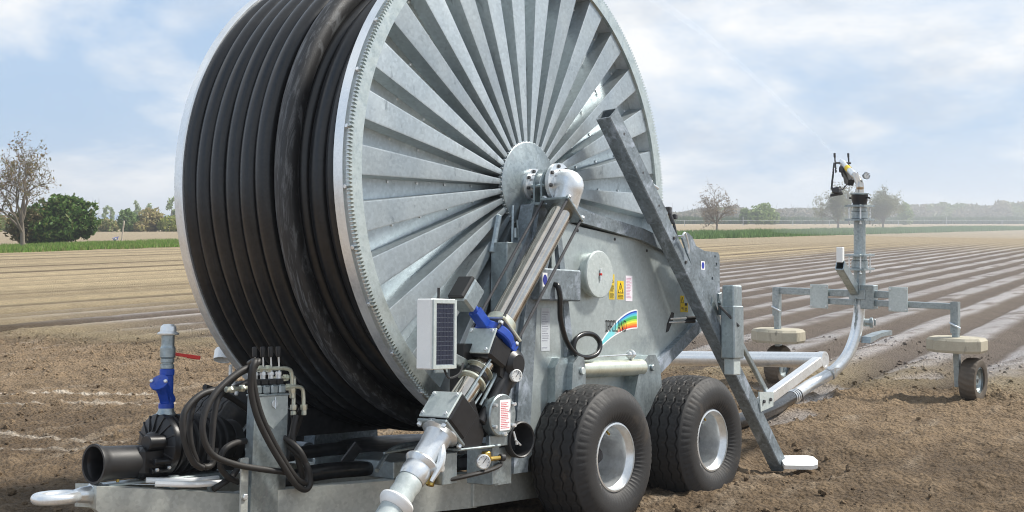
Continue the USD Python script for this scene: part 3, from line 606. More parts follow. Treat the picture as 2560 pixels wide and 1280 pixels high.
m = MB(); m.lathe((.522, PYP, -.515), (0, -1, 0), [(.134, 0), (.134, .038), (.143, .040), (.147, .046), (.147, .058), (.142, .064), (.11, .066), (.03, .063), (1e-5, .063)], 56); rc = obj('round_cover', m, 'galvanised_pale', side)
m = MB(); m.hexa((.522, PYP - .062, -.515), (0, -1, 0), .009, .014); obj('centre_bolt', m, 'red_paint', rc)
m = MB(); m.beam((.524, PYP - .070, -.48), (.520, PYP - .070, -.555), .012, .006, (0, -1, 0)); obj('wing_clip', m, 'zinc_bright', rc)
# stickers
def tri_sign(m, cx, cz, w, h, y, mark=True):
    outer = sg.Polygon([(cx - w / 2, cz), (cx + w / 2, cz), (cx, cz + h)]).buffer(w * .03); m.color((.02, .02, .02)); m.plate(outer.difference(outer.buffer(-w * .09)), y, .0007)
    if mark: m.plate(sg.box(cx - w * .035, cz + h * .3, cx + w * .035, cz + h * .66), y, .0007); m.plate(disc(cx, cz + h * .17, w * .045, 4), y, .0007)
SY = PYP - .0015
m = MB(); m.color((.66, .50, .06)); m.plate(sg.box(.715, -.665, .775, -.505), SY, .0012); tri_sign(m, .745, -.557, .035, .035, SY - .0008); rng = random.Random(4)
for k in range(14):
    zz = -.575 - k * .0062; a = .722
    if k == 7: continue
    while a < .762: b = min(.768, a + rng.uniform(.004, .012)); m.color((.12, .10, .03)); m.plate(sg.box(a, zz - .0018, b, zz + .0018), SY - .0008, .0007); a = b + .003
obj('warning_sticker', m, 'print', side)
m = MB(); m.color((.80, .55, .02)); m.plate(sg.box(.808, -.663, .882, -.545), SY, .0012); tri_sign(m, .845, -.622, .058, .066, SY - .0008); m.color((.10, .08, .02)); rng = random.Random(6)
for k in range(3):
    zz = -.636 - k * .009; a = .815
    while a < .87: b = min(.876, a + rng.uniform(.004, .010)); m.plate(sg.box(a, zz - .0028, b, zz + .0028), SY - .0008, .0007); a = b + .003
obj('warning_sticker', m, 'print', side, label='yellow warning sticker with exclamation mark triangle')
label_rows(.905, -.672, .983, -.508, SY, (.74, .70, .76), (.62, .30, .42), 15, side, 12, 'printed_sticker')
m = MB(); m.color((.80, .56, .02)); m.plate(sg.box(1.585, -.735, 1.635, -.622), SY, .0012); m.plate(sg.box(1.64, -.735, 1.685, -.672), SY, .0012); tri_sign(m, 1.61, -.672, .038, .04, SY - .0008, False)
m.color((.03, .03, .03)); m.plate(sg.box(1.645, -.69, 1.675, -.672), SY - .0008, .0007); m.plate([(1.595, -.705), (1.625, -.70), (1.622, -.722), (1.616, -.722), (1.615, -.71), (1.595, -.711)], SY - .0008, .0007); m.plate(disc(1.66, -.715, .012, 4).difference(disc(1.66, -.715, .007, 4)), SY - .0008, .0007)
obj('pictogram_sticker', m, 'print', side)
# the maker's rainbow emblem
def lo(t): return -.955 + .115 * (1 - (1 - t) ** 2.0)             # lower edge of the swoosh
XA, XB = .628, 1.035
def hi(t): return -.935 + .202 * (1 - (1 - t) ** 1.75)
bands = [(.80, .10, .05), (.93, .22, .04), (.95, .42, .04), (.85, .75, .08), (.40, .66, .08), (.08, .42, .10), (.08, .44, .16), (.10, .55, .55), (.08, .36, .70), (.03, .08, .40)]
m = MB(); ts = np.linspace(0, 1, 25); xs = XA + (XB - XA) * ts
wh = sg.Polygon([(x, hi(t)) for x, t in zip(xs, ts)] + [(x, lo(t)) for x, t in zip(xs[::-1], ts[::-1])]).buffer(.0085, quad_segs=2)
m.color((.82, .83, .83)); m.plate(wh, SY, .0010)
nb = len(bands)
for i, cc in enumerate(bands):
    for a, b in zip(ts[:-1], ts[1:]):
        q = lambda t, s: (XA + (XB - XA) * t, lo(t) + (hi(t) - lo(t)) * s)
        mix = sstep(.30, .58, np.array((a + b) / 2)); cyan = np.array([.20, .60, .66])
        m.color(np.asarray(cc) * float(mix) + cyan * (1 - float(mix))); m.plate([q(a, i / nb), q(b, i / nb), q(b, (i + 1) / nb), q(a, (i + 1) / nb)], SY - .0009, .0006)
em = obj('rainbow_emblem', m, 'print', side)
t = meshkit.text_mesh('IRRILAND', .072, .0008, bold=False); tv = np.array(t.vertices); tv[:, 0] *= .235 / (tv[:, 0].max() - tv[:, 0].min())
tx = np.stack([.672 + tv[:, 0], SY - .0020 + .0008 - tv[:, 2], -.868 + tv[:, 1]], -1)
m = MB(); m.add(tx, t.faces); obj('maker_lettering', m, 'black_plastic', em, smooth=False)
# lever slot
m = MB(); m.plate(sg.Polygon([(1.395, -.875), (1.41, -.815), (1.47, -.735), (1.50, -.742), (1.495, -.78), (1.43, -.865)]), PYP - .002, .003); sl = obj('lever_slot', m, 'black_plastic', side)
for dz, dx in ((0, 0), (-.024, -.02)):
    m = MB(); m.cyl((1.455 + dx, PYP, -.782 + dz), (1.60 + dx, PYP - .055, -.775 + dz), .006, 8); l_ = obj('lever', m, 'zinc_bright', sl)
    m = MB(); m.cyl((1.585 + dx, PYP - .049, -.776 + dz), (1.665 + dx, PYP - .08, -.772 + dz), .012, 12); obj('grip', m, 'black_plastic', l_)

# ---- leaning lift arm, gusset plate, jack sleeve, rear fork
A0, A1 = np.array([.575, -.86, .60]), np.array([2.95, -.86, -1.93])
A0, A1 = np.array([.60, -.86, .50]), np.array([2.54, -1.05, -1.84])
ad = unit(A1 - A0)
m = MB(); m.sq_tube(A0, A0 + ad * .82, .112, .112, .008, (0, 1, 0)); arm = obj('lift_arm', m, 'galvanised_dull', reel)
m = MB(); m.sq_tube(A0 + ad * .42, A1, .098, .098, .008, (0, 1, 0)); obj('arm_tube', m, 'galvanised_dull', arm)
m = MB(); rng = random.Random(3)
for s in (.16, .46, .72, .98, 1.18): m.cyl(A0 + ad * s + np.array([.0, -.0565, 0]), A0 + ad * s + np.array([0, -.0485, 0]), .011, 10)
obj('pin_holes', m, 'dark_steel', arm, kind='stuff')
m = MB(); c = A0 + ad * 1.0 + np.array([.03, -.055, .03]); m.tube([c, c + np.array([0, -.03, .0]), c + np.array([.03, -.035, .02]), c + np.array([.08, -.03, -.06]), c + np.array([.085, -.025, -.11])], .007, 8, spline=5); obj('locking_pin', m, 'zinc_bright', arm)
m = MB(); q = A0 + ad * .60 + np.array([.075, .02, .06]); m.box(q, (.05, .05, .04)); m.cyl(q + np.array([.0, -.03, -.01]), q + np.array([.07, -.03, -.03]), .012, 10); obj('hook_fitting', m, 'zinc_bright', arm)
m = MB(); m.plate(sg.Polygon([(1.40, -.24), (1.47, -.20), (1.53, -.225), (1.58, -.285), (1.70, -.315), (1.885, -.315), (1.905, -.34), (1.905, -.62), (1.83, -.775), (1.76, -.775)]).difference(disc(1.86, -.40, .012)).difference(disc(1.80, -.50, .012)).difference(disc(1.84, -.345, .01)), -.93, .014); gus = obj('gusset_plate', m, 'galvanised_dull', reel)
m = MB(); m.color((.78, .78, .80)); m.plate(sg.box(1.645, -.445, 1.695, -.385), -.9315, .0012); m.color((.03, .05, .35)); m.plate(affinity.scale(disc(1.67, -.415, .017), 1, 1.4), -.9323, .0007); obj('round_sign_sticker', m, 'print', gus)
m = MB(); m.plate([(1.76, -.63), (1.83, -.72), (1.98, -.98), (1.98, -1.13), (1.90, -1.13), (1.72, -.80)], -.955, .012); m.beam((1.80, -.98, -.66), (1.965, -1.0, -.86), .02, .022); m.beam((1.83, -.965, -.60), (1.86, -.965, -.75), .02, .05)
obj('jack_bracket', m, 'galvanised', gus)
m = MB(); m.box((1.805, -1.08, -.80), (.125, .09, .50), None, .008); slv = obj('jack_sleeve', m, 'galvanised', reel)
m = MB(); m.box((1.805, -1.08, -.87), (.14, .105, .36), None, .008); obj('sleeve_collar', m, 'galvanised', slv)
m = MB(); m.box((1.80, -1.08, -1.09), (.10, .075, .14), None, .006); obj('inner_leg', m, 'galvanised_pale', slv)
m = MB(); m.beam((1.66, -1.06, -.69), (1.79, -1.14, -.83), .012, .016); obj('jack_handle', m, 'dark_steel', slv)
m = MB(); m.pipe((3.45, -.98, -1.09), (3.60, .75, -1.11), .062, .006); rt = obj('rear_cross_tube', m, 'zinc_bright', reel)
m = MB(); m.cyl((3.448, -1.0, -1.09), (3.453, -.95, -1.09), .067, 28); m.lathe((3.447, -1.005, -1.09), (0, 1, 0), [(.05, 0), (.067, 0), (.067, .03), (.05, .03)], 28, True); obj('tube_collar', m, 'zinc_bright', rt)
m = MB(); m.beam((3.38, -.97, -1.10), (2.31, -1.03, -1.375), .07, .075); frk = obj('fork_arm', m, 'zinc_bright', reel)
m = MB(); m.plate([(2.20, -1.29), (2.42, -1.30), (2.41, -1.40), (2.22, -1.43)], -1.075, .012); obj('fork_plate', m, 'galvanised_pale', frk)
m = MB(); [m.hexa((x, -1.076, z), (0, -1, 0), .014, .012) for x, z in ((2.26, -1.36), (2.36, -1.35))]; obj('bolt_row', m, 'dark_steel', kind='stuff', parent=frk)
m = MB(); m.beam((2.07, -1.0, -.95), (2.44, -1.0, -1.29), .03, .035); obj('stay_bar', m, 'galvanised', frk)
m = MB(); m.beam((3.42, .72, -1.10), (2.3, .72, -1.40), .07, .075); obj('fork_arm', m, 'zinc_bright', reel)
# white spade-shaped ground foot at the end of the arm
m = MB(); ft = sg.Polygon([(.0, -.065), (.18, -.075), (.222, -.055), (.238, .0), (.222, .055), (.18, .075), (.0, .065)]).buffer(.012)
e = trimesh.creation.extrude_polygon(ft, .03, engine='earcut'); v = np.array(e.vertices)
tz = math.radians(-50)
Rz = np.array([[math.cos(tz), -math.sin(tz), 0], [math.sin(tz), math.cos(tz), 0], [0, 0, 1]])
Rx = np.array([[1, 0, 0], [0, math.cos(.36), -math.sin(.36)], [0, math.sin(.36), math.cos(.36)]])
m.add((v @ Rx.T) @ Rz.T + np.array([2.515, -1.095, -1.818]), e.faces); obj('ground_foot', m, 'white_paint', reel)

# ---- rear working lamp and hydraulic jack heads behind the arm
m = MB(); m.box((1.60, -.70, -.03), (.035, .04, .05)); m.cyl((1.60, -.70, -.02), (1.63, -.72, -.12), .014, 10); m.cyl((1.63, -.72, -.10), (1.70, -.74, -.36), .010, 8); m.box((1.655, -.72, -.07), (.03, .03, .035)); obj('hose_guide', m, 'dark_steel', reel)

# ---- axle beam with brackets, wheels
m = MB(); m.cyl((.255, -.87, -1.095), (.98, -.87, -1.095), .052, 36); ax = obj('swing_tube', m, 'zinc_yellow', reel)
def bracket(pts, y, t, name='tube_bracket', mt='galvanised'):
    m = MB(); m.plate(sg.Polygon(pts).buffer(.012, quad_segs=4), y, t); return obj(name, m, mt, reel)
m = MB(); m.plate(sg.Polygon([(.02, -1.35), (.02, -1.08), (.06, -1.03), (.12, -1.03), (.14, -1.10), (.14, -1.35)]).buffer(.01), -.90, .10); m.plate(sg.Polygon([(.12, -1.32), (.14, -1.06), (.19, -1.02), (.235, -1.03), (.25, -1.10), (.25, -1.32)]).buffer(.01), -.94, .14); obj('tube_bracket', m, 'galvanised', reel)
m = MB(); m.plate(sg.Polygon([(.93, -1.10), (1.02, -1.03), (1.10, -1.03), (1.15, -1.10), (1.17, -1.22), (1.10, -1.30), (.86, -1.50), (.78, -1.50)]).buffer(.012), -.90, .10); m.cyl((1.06, -.899, -1.10), (1.06, -.915, -1.10), .02, 12); obj('tube_bracket', m, 'galvanised', reel)
m = MB(); m.cyl((.22, -.955, -1.10), (.22, -.94, -1.10), .022, 16); obj('pin_head', m, 'galvanised_pale', reel)
m = MB(); m.beam((-.1, -.72, -1.60), (1.75, -.72, -1.58), .12, .16); m.beam((.2, -.70, -1.2), (.5, -.70, -1.55), .1, .08); m.beam((1.1, -.70, -1.2), (.8, -.70, -1.55), .1, .08); obj('bogie_beam', m, 'galvanised', reel)

def tyre_mesh(r=.418, w=.40, na=300, grooves=5, amp=.0085, gw=.0045, gd=.013, nz=32):
    half = w / 2; s = np.linspace(-1, 1, 121)
    # profile across the tread: crowned, rounded shoulders; then sidewalls down to the bead
    tread_x = s * half * .86; tread_r = r - .020 * np.abs(s) ** 2.2 - .022 * np.clip(np.abs(s) - .86, 0, 1) / .14
    sw = [(half * .93, r - .062), (half * .985, r - .085), (half * 1.0, r - .115), (half * .985, r - .15), (half * .94, r - .178), (half * .86, r - .20), (half * .80, .205), (half * .72, .199)]
    px = np.concatenate([[-a for a, _ in sw[::-1]], tread_x, [a for a, _ in sw]]); pr = np.concatenate([[b for _, b in sw[::-1]], tread_r, [b for _, b in sw]])
    A = np.arange(na) * 2 * PI / na; RR = np.tile(pr, (na, 1)); X = np.tile(px, (na, 1))
    tri = np.abs(((A * nz / (2 * PI)) % 1) - .5) * 4 - 1
    for k in range(grooves):
        c = (k - (grooves - 1) / 2) / grooves * 2 * half * .80
        d = np.abs(X - (c + amp * tri[:, None])); RR = RR - gd * np.clip(1.35 - d / gw, 0, 1) * (np.abs(X) < half * .86)
    sh = ((A * 58 / (2 * PI)) % 1 < .30)[:, None] & (np.abs(X) > half * .80) & (np.abs(X) < half * .965); RR = RR - .004 * sh
    sipe = ((A * 90 / (2 * PI)) % 1 < .18)[:, None] & (np.abs(X) < half * .62) & (np.abs(((X / half + 1) * grooves * .62) % 1 - .5) < .18); RR = RR - .004 * sipe
    v = np.stack([RR * np.cos(A)[:, None], X, RR * np.sin(A)[:, None]], -1)
    return v.reshape(-1, 3), grid_faces(na, len(px), True, False)
TV, TF = tyre_mesh()
def wheel(cx, cy, cz, out=-1, name='wheel'):
    """cy: middle of the tyre; out: the side that its dish shows"""
    v = TV * np.array([1, out, 1]) if out > 0 else TV
    m = MB(); m.add(v + np.array([cx, cy, cz]), TF if out < 0 else TF[:, ::-1]); ty = obj('tyre', m, 'tyre_rubber', reel, smooth=35)
    o = np.array([0, out, 0]); c = np.array([cx, cy, cz]) + o * .155
    m = MB(); m.lathe(c, -o, [(.190, -.012), (.200, -.010), (.202, -.003), (.196, .004), (.190, .022), (.176, .036), (.172, .06), (.170, .20), (.166, .228), (.155, .244), (.10, .246), (.06, .25), (1e-5, .25)], 48); m.lathe(c, -o, [(.202, -.003), (.206, .0), (.206, .3)], 48)
    ri = obj('rim', m, 'zinc_bright', ty)
    m = MB(); m.lathe(c - o * .222, o, [(.066, 0), (.066, .04), (.05, .055), (.045, .10), (.036, .115), (1e-5, .115)], 24)
    m.lathe(c - o * .235, o, [(.125, 0), (.120, .012), (.06, .014)], 32)
    for k in range(6):
        a = k * PI / 3 + .3; m.hexa(c - o * .222 + np.array([.095 * math.cos(a), 0, .095 * math.sin(a)]), o, .013, .03)
    obj('wheel_hub', m, 'dark_steel', ri)
    m = MB(); a = 1.15; q = c - o * .12 + np.array([.168 * math.cos(a), 0, .168 * math.sin(a)]); m.cyl(q, q + o * .05 - np.array([.02, 0, .03]), .007, 8); obj('valve_stem', m, 'brass', ri)
    return ty
WY = -.985
wheel(.268, WY, -1.594); wheel(1.401, WY - .0, -1.572); wheel(-.52, 1.20, -1.62, -1)
m = MB(); m.cyl((.268, -.90, -1.594), (.268, -.62, -1.594), .06, 20); m.cyl((1.401, -.90, -1.572), (1.401, -.62, -1.572), .06, 20); m.cyl((-.52, .6, -1.62), (-.52, 1.15, -1.62), .06, 20); obj('stub_axle', m, 'galvanised_dull', reel)

# ---- chassis: drawbar nose, V beams, frame rails, trays
def hull_box(pts, name, mt, parent=reel, **k):
    m = MB(); t = trimesh.convex.convex_hull(np.array(pts, float)); m.tm(t); return obj(name, m, mt, parent, smooth=20, **k)
def slanted(p0, p1, w, z0a, z0b, z1a, z1b):
    p0, p1 = np.array(p0), np.array(p1); d = unit(p1 - p0); n_ = np.array([-d[1], d[0]]) * w / 2
    return [(*(p0 + n_), z0a), (*(p0 - n_), z0a), (*(p0 + n_), z1a), (*(p0 - n_), z1a), (*(p1 + n_), z0b), (*(p1 - n_), z0b), (*(p1 + n_), z1b), (*(p1 - n_), z1b)]
nose = hull_box(slanted((-2.46, -.03), (-1.78, -.25), .10, -1.70, -1.86, -1.592, -1.675) + [(-2.36, -.02, -1.80), (-2.36, -.1, -1.80)], 'drawbar_nose', 'drawbar_zinc')
hull_box(slanted((-2.46, .05), (-1.78, .25), .10, -1.70, -1.86, -1.592, -1.675), 'drawbar_nose', 'drawbar_zinc')
m = MB(); m.box((-2.26, .0, -1.60), (.26, .10, .012)); m.cyl((-2.06, -.10, -1.60), (-2.06, -.10, -1.575), .03, 12); m.hexa((-2.13, -.155, -1.67), (-.2, -1, 0), .018, .014); obj('nose_plate', m, 'galvanised_pale', nose)
m = MB(); a = np.linspace(0, 2 * PI, 41)[:-1]; m.tube(np.stack([-2.635 + .092 * np.cos(a), .0 + .07 * np.sin(a), -1.635 + 0 * a], -1), .026, 14, caps=False, closed=True); m.lathe((-2.55, 0, -1.635), (1, 0, -.01), [(.026, 0), (.036, .04), (.040, .09), (.052, .10), (.052, .14), (.044, .15), (.044, .22), (1e-5, .22)], 28); obj('hitch_eye', m, 'zinc_bright', reel, smooth=40)
m = MB(); m.cyl((-2.33, -.03, -1.59), (-2.33, -.03, -1.545), .008, 8); m.cyl((-2.335, -.035, -1.55), (-2.325, -.025, -1.535), .016, 10); obj('safety_pin', m, 'brass', nose)
for s in (-1, 1):
    bm_ = hull_box(slanted((-1.78, .25 * s), (-.45, .66 * s), .10, -1.86, -1.845, -1.672, -1.655), 'drawbar_beam', 'drawbar_zinc')
    m = MB(); m.beam((-.50, .66 * s, -1.75), (1.9, .66 * s, -1.77), .11, .18); obj('frame_rail', m, 'drawbar_zinc', reel)
m = MB(); m.beam((-.6, -.62, -1.74), (-.6, .62, -1.74), .1, .15, (0, 0, 1)); m.beam((.8, -.62, -1.74), (.8, .62, -1.74), .1, .15); m.beam((1.8, -.62, -1.74), (1.8, .62, -1.74), .1, .15); obj('cross_member', m, 'drawbar_zinc', reel)
m = MB(); m.box((-.35, -.28, -1.615), (1.2, .50, .09)); tray = obj('turntable_tray', m, 'galvanised', reel)
m = MB(); m.lathe((0.1, 0, -1.66), (0, 0, 1), [(.2, 0), (.72, 0), (.74, .02), (.74, .07), (.70, .09), (.2, .09)], 64, True); obj('turntable_ring', m, 'dark_steel', reel)
m = MB(); m.box((-.93, .10, -1.60), (.34, .5, .02)); m.box((-.98, -.16, -1.585), (.42, .02, .06)); obj('step_plate', m, 'galvanised', reel)
m = MB(); m.beam((-.95, .45, -1.70), (-.95, .45, -1.36), .11, .13, (0, 1, 0)); m.box((-.95, .45, -1.56), (.24, .2, .02)); obj('front_support', m, 'white_zinc', reel)
m = MB(); m.box((-.40, .46, -1.42), (.9, .06, .16)); obj('scraper_board', m, 'dark_steel', reel)
m = MB(); m.tube([(-1.42, .02, -1.58), (-1.25, -.02, -1.545), (-1.05, -.06, -1.53), (-.9, -.10, -1.525)], .036, 14, spline=5); feed = obj('feed_hose', m, 'hose_rubber', reel)
m = MB(); m.tube([(-1.50, -.24, -1.645), (-1.25, -.28, -1.615), (-1.0, -.33, -1.615), (-.80, -.38, -1.625)], [.040, .044, .042, .02], 14, spline=5); obj('feed_hose', m, 'hose_rubber', reel)
m = MB(); m.beam((-1.02, -.22, -1.60), (-.93, -.24, -1.50), .012, .08, (1, 0, 0)); obj('hose_clip', m, 'dark_steel', feed)
m = MB(); m.tube([(-1.1, -.55, -1.60), (-.9, -.45, -1.52), (-.7, -.40, -1.50), (-.5, -.42, -1.50)], .012, 8, spline=5); m.beam((-1.0, -.50, -1.52), (-.45, -.60, -1.47), .02, .012); obj('control_rod', m, 'galvanised', reel)
# far tower, mostly behind the drum
m = MB(); m.plate([(-.1, -.13), (.1, -.13), (.3, -1.66), (-.3, -1.66)], .80, .10); obj('far_tower', m, 'galvanised_dull', reel)
m = MB(); m.lathe((0, .68, 0), (0, 1, 0), [(1e-5, 0), (.09, 0), (.09, .22), (1e-5, .22)], 28); obj('far_hub_stub', m, 'zinc_bright', reel)
# far spout with chain, left of the drum
m = MB(); m.lathe((-1.04, .80, -.985), (-.35, -.25, -1), [(1e-5, -.005), (.045, 0), (.052, .012), (.052, .07), (.046, .07), (.044, .03), (1e-5, .03)], 28); m.beam((-1.04, .80, -.98), (-.93, .84, -.95), .04, .05); spt = obj('drain_spout', m, 'white_zinc', reel)
m = MB()
for k in range(5): m.box((-1.0 - .012 * (k % 2) + .012 * k, .78, -1.10 - .035 * k), (.022, .02, .045), None, .006)
obj('chain', m, 'white_zinc', spt)

# ---- valve-block post on the drawbar
m = MB(); m.plate([(-1.755, -1.19), (-1.555, -1.19), (-1.565, -2.0), (-1.775, -2.0)], -.355, .004); m.plate([(-1.773, -1.19), (-1.753, -1.19), (-1.773, -2.0), (-1.793, -2.0)], -.355, .055); m.plate([(-1.575, -1.19), (-1.557, -1.19), (-1.567, -2.0), (-1.585, -2.0)], -.351, .05); m.box((-1.662, -.325, -1.19), (.225, .08, .012))
post = obj('valve_post', m, 'galvanised', reel)
m = MB(); m.plate(sg.Polygon([(-1.75, -1.19), (-1.56, -1.19), (-1.56, -1.285), (-1.655, -1.36), (-1.75, -1.285)]), -.360, .005); pc = obj('post_cap_plate', m, 'galvanised_pale', post)
m = MB(); m.cyl((-1.65, -.36, -1.235), (-1.65, -.366, -1.235), .020, 20); m.cyl((-1.645, -.362, -1.20), (-1.648, -.368, -1.26), .003, 6); obj('pin_button', m, 'zinc_bright', pc)
m = MB(); m.box((-1.835, -.36, -1.70), (.05, .012, .42)); fs = obj('flange_strip', m, 'drawbar_zinc', post)
m = MB(); [m.hexa((-1.835, -.366, z), (0, -1, 0), .016, .012) for z in (-1.53, -1.68, -1.78)]; obj('bolt_row', m, 'zinc_bright', kind='stuff', parent=fs)
blk = None
for i, x in enumerate((-1.755, -1.703, -1.651, -1.599)):
    m = MB(); m.box((x, -.33, -1.162), (.044, .075, .046), None, .008)
    b = obj('valve_block', m, 'galvanised', post); m = MB(); m.box((x, -.32, -1.125), (.040, .06, .03), None, .004); obj('block_top', m, 'black_plastic', b)
    m = MB(); m.cyl((x, -.33, -1.112), (x, -.33, -1.085), .014, 12); m.hexa((x, -.33, -1.09), (0, 0, 1), .017, .016); obj('fitting', m, 'zinc_bright', b)
    m = MB(); m.cyl((x + .005, -.33, -1.08), (x - .004, -.33, -.985), .005, 10); l_ = obj('lever', m, 'zinc_bright', post)
    m = MB(); m.lathe((x - .0035, -.33, -1.0), (-.05, 0, 1), [(1e-5, 0), (.010, 0), (.0125, .01), (.0135, .045), (.012, .052), (1e-5, .053)], 14); obj('knob', m, 'black_plastic', l_)
for nm, pts in (('steel_pipe', [(-1.749, -.33, -1.057), (-1.62, -.33, -1.058), (-1.55, -.33, -1.06), (-1.51, -.325, -1.078), (-1.498, -.32, -1.13), (-1.496, -.32, -1.16)]), ('steel_pipe', [(-1.60, -.30, -1.111), (-1.48, -.30, -1.108), (-1.466, -.30, -1.13), (-1.466, -.30, -1.25)]), ('steel_pipe', [(-1.60, -.33, -1.157), (-1.49, -.33, -1.155), (-1.44, -.33, -1.165), (-1.426, -.33, -1.20), (-1.423, -.33, -1.25)]), ('steel_pipe', [(-1.78, -.36, -1.147), (-1.93, -.38, -1.15)])):
    m = MB(); m.tube(pts, .0105, 12, spline=6)
    p = np.array(pts)
    for k in (0.12, .55): q = p[0] + (p[1] - p[0]) * k; m.hexa(q, p[1] - p[0], .019, .022)
    m.hexa(p[-1], p[-1] - p[-2], .019, .03); m.cyl(p[-1], p[-1] + unit(p[-1] - p[-2]) * .055, .015, 12); obj(nm, m, 'zinc_yellow', post)
HOSES = [[(-1.826, -.42, -1.04), (-1.925, -.42, -1.063), (-2.057, -.42, -1.149), (-2.129, -.42, -1.25), (-2.14, -.42, -1.352), (-2.083, -.42, -1.45), (-1.949, -.42, -1.507), (-1.786, -.42, -1.544), (-1.624, -.42, -1.573)],
         [(-1.795, -.36, -1.048), (-1.9, -.36, -1.088), (-2.0, -.36, -1.182), (-2.029, -.36, -1.276), (-2.037, -.36, -1.381), (-2.046, -.36, -1.485)],
         [(-1.93, -.38, -1.15), (-1.972, -.36, -1.15), (-2.104, -.36, -1.168), (-2.197, -.36, -1.24), (-2.21, -.36, -1.323), (-2.186, -.36, -1.418), (-2.14, -.36, -1.492), (-2.088, -.36, -1.519)],
         [(-1.79, -.32, -1.123), (-1.89, -.32, -1.153), (-2.013, -.32, -1.156), (-2.107, -.32, -1.198), (-2.139, -.32, -1.292), (-2.131, -.32, -1.405), (-2.08, -.32, -1.504), (-2.006, -.32, -1.515), (-1.98, -.32, -1.435)],
         [(-1.80, -.34, -1.03), (-1.85, -.44, -1.015), (-1.878, -.45, -1.06), (-1.872, -.44, -1.155), (-1.831, -.44, -1.283), (-1.751, -.44, -1.414), (-1.654, -.44, -1.539), (-1.566, -.44, -1.64), (-1.498, -.44, -1.67), (-1.469, -.44, -1.625), (-1.501, -.42, -1.521), (-1.577, -.30, -1.406)],
         [(-1.78, -.34, -1.04), (-1.82, -.43, -1.015), (-1.85, -.43, -1.06), (-1.839, -.43, -1.156), (-1.792, -.43, -1.285), (-1.711, -.43, -1.417), (-1.626, -.43, -1.532), (-1.544, -.43, -1.619), (-1.484, -.43, -1.634), (-1.483, -.43, -1.564), (-1.535, -.41, -1.459), (-1.596, -.29, -1.375)],
         [(-1.466, -.30, -1.27), (-1.43, -.27, -1.354), (-1.45, -.26, -1.455), (-1.499, -.26, -1.565), (-1.56, -.2, -1.65)],
         [(-1.423, -.32, -1.27), (-1.40, -.25, -1.37), (-1.44, -.24, -1.468), (-1.497, -.24, -1.576), (-1.56, -.18, -1.66)],
         [(-1.759, -.3, -1.416), (-1.853, -.3, -1.422), (-1.919, -.3, -1.456), (-1.936, -.3, -1.526), (-1.891, -.3, -1.579), (-1.82, -.3, -1.614)],
         [(-1.70, -.28, -1.46), (-1.795, -.28, -1.539), (-1.856, -.28, -1.593), (-1.95, -.27, -1.64)], [(-1.52, -.1, -1.33), (-1.654, -.1, -1.246), (-1.76, -.1, -1.19), (-1.9, -.12, -1.15)],
         [(-1.50, -.36, -1.30), (-1.53, -.37, -1.42), (-1.49, -.38, -1.55), (-1.46, -.38, -1.64), (-1.50, -.38, -1.66)]]
for k, p in enumerate(HOSES):
    m = MB(); m.tube(p, .0155 if k not in (6, 7) else .019, 12, spline=8); obj('hydraulic_hose', m, 'hydraulic_hose', reel, smooth=True)
for p0, p1 in (((-1.86, -.19, -1.60), (-2.22, -.10, -1.585)), ((-1.86, -.245, -1.615), (-2.20, -.145, -1.60))):
    m = MB(); m.tube([p0, ((p0[0] + p1[0]) / 2, p0[1], p0[2] + .004), p1], .014, 10, spline=5); obj('hose_nipple', m, 'white_zinc', reel)

# ---- pump on the nose: suction bell, finned body, blue strainer, ball valve
m = MB(); m.lathe((-2.46, -.02, -1.495), (1, 0, -.02), [(.074, .075), (.083, .0), (.094, .0), (.094, .012), (.087, .03), (.081, .06), (.078, .20), (.076, .26)], 44); pump = obj('suction_bell', m, 'black_plastic', reel)
m = MB(); m.lathe((-2.44, -.02, -1.495), (1, 0, -.02), [(.080, 0), (.060, .04), (.058, .17), (1e-5, .17)], 36); obj('bell_lining', m, 'black_casting', pump)
m = MB(); m.lathe((-2.16, -.02, -1.43), (1, 0, -.02), [(1e-5, .0), (.055, .0), (.075, .035), (.130, .045), (.150, .055), (.156, .066), (.156, .085), (.134, .09), (.134, .42), (.115, .46), (1e-5, .47)], 48); body = obj('pump_body', m, 'black_casting', reel)
m = MB()
for k in range(16):
    a = k * PI / 8; q = np.array([0, math.cos(a), math.sin(a)]); m.beam(np.array([-2.135, -.02, -1.43]) + q * .05, np.array([-2.103, -.02, -1.431]) + q * .15, .007, .016, (1, 0, 0), .001)
obj('face_fins', m, 'black_plastic', body)
for k in range(7):
    m = MB(); x = -2.055 + k * .045; m.lathe((x, -.02, -1.43 - .02 * (x + 2.1)), (1, 0, -.02), [(.133, 0), (.150, .001), (.150, .009), (.133, .010)], 48, True); obj('body_fin', m, 'black_plastic', body)
m = MB(); m.lathe((-2.215, -.085, -1.41), (1, -.05, 0), [(1e-5, 0), (.034, 0), (.039, .006), (.037, .05), (.037, .14), (1e-5, .14)], 28); m.box((-2.17, -.04, -1.50), (.16, .13, .14), None, .02); m.box((-2.13, .0, -1.555), (.2, .15, .06), None, .015); m.cyl((-2.20, -.13, -1.50), (-2.08, -.13, -1.50), .016, 12); m.cyl((-2.2, -.11, -1.545), (-2.08, -.11, -1.545), .014, 12); obj('gear_housing', m, 'black_casting', body)
m = MB()
for (x, z) in ((-2.19, -1.535), (-2.12, -1.53), (-2.10, -1.49)): m.hexa((x, -.14, z), (0, -1, 0), .009, .012)
obj('bolt_row', m, 'zinc_bright', kind='stuff', parent=body)
m = MB(); m.cyl((-2.04, -.165, -1.435), (-2.04, -.165, -1.385), .010, 6, 0); m.cyl((-2.04, -.165, -1.385), (-2.04, -.165, -1.355), .005, 8); m.cyl((-2.04, -.165, -1.355), (-2.04, -.165, -1.34), .008, 8); obj('relief_valve', m, 'brass', body)
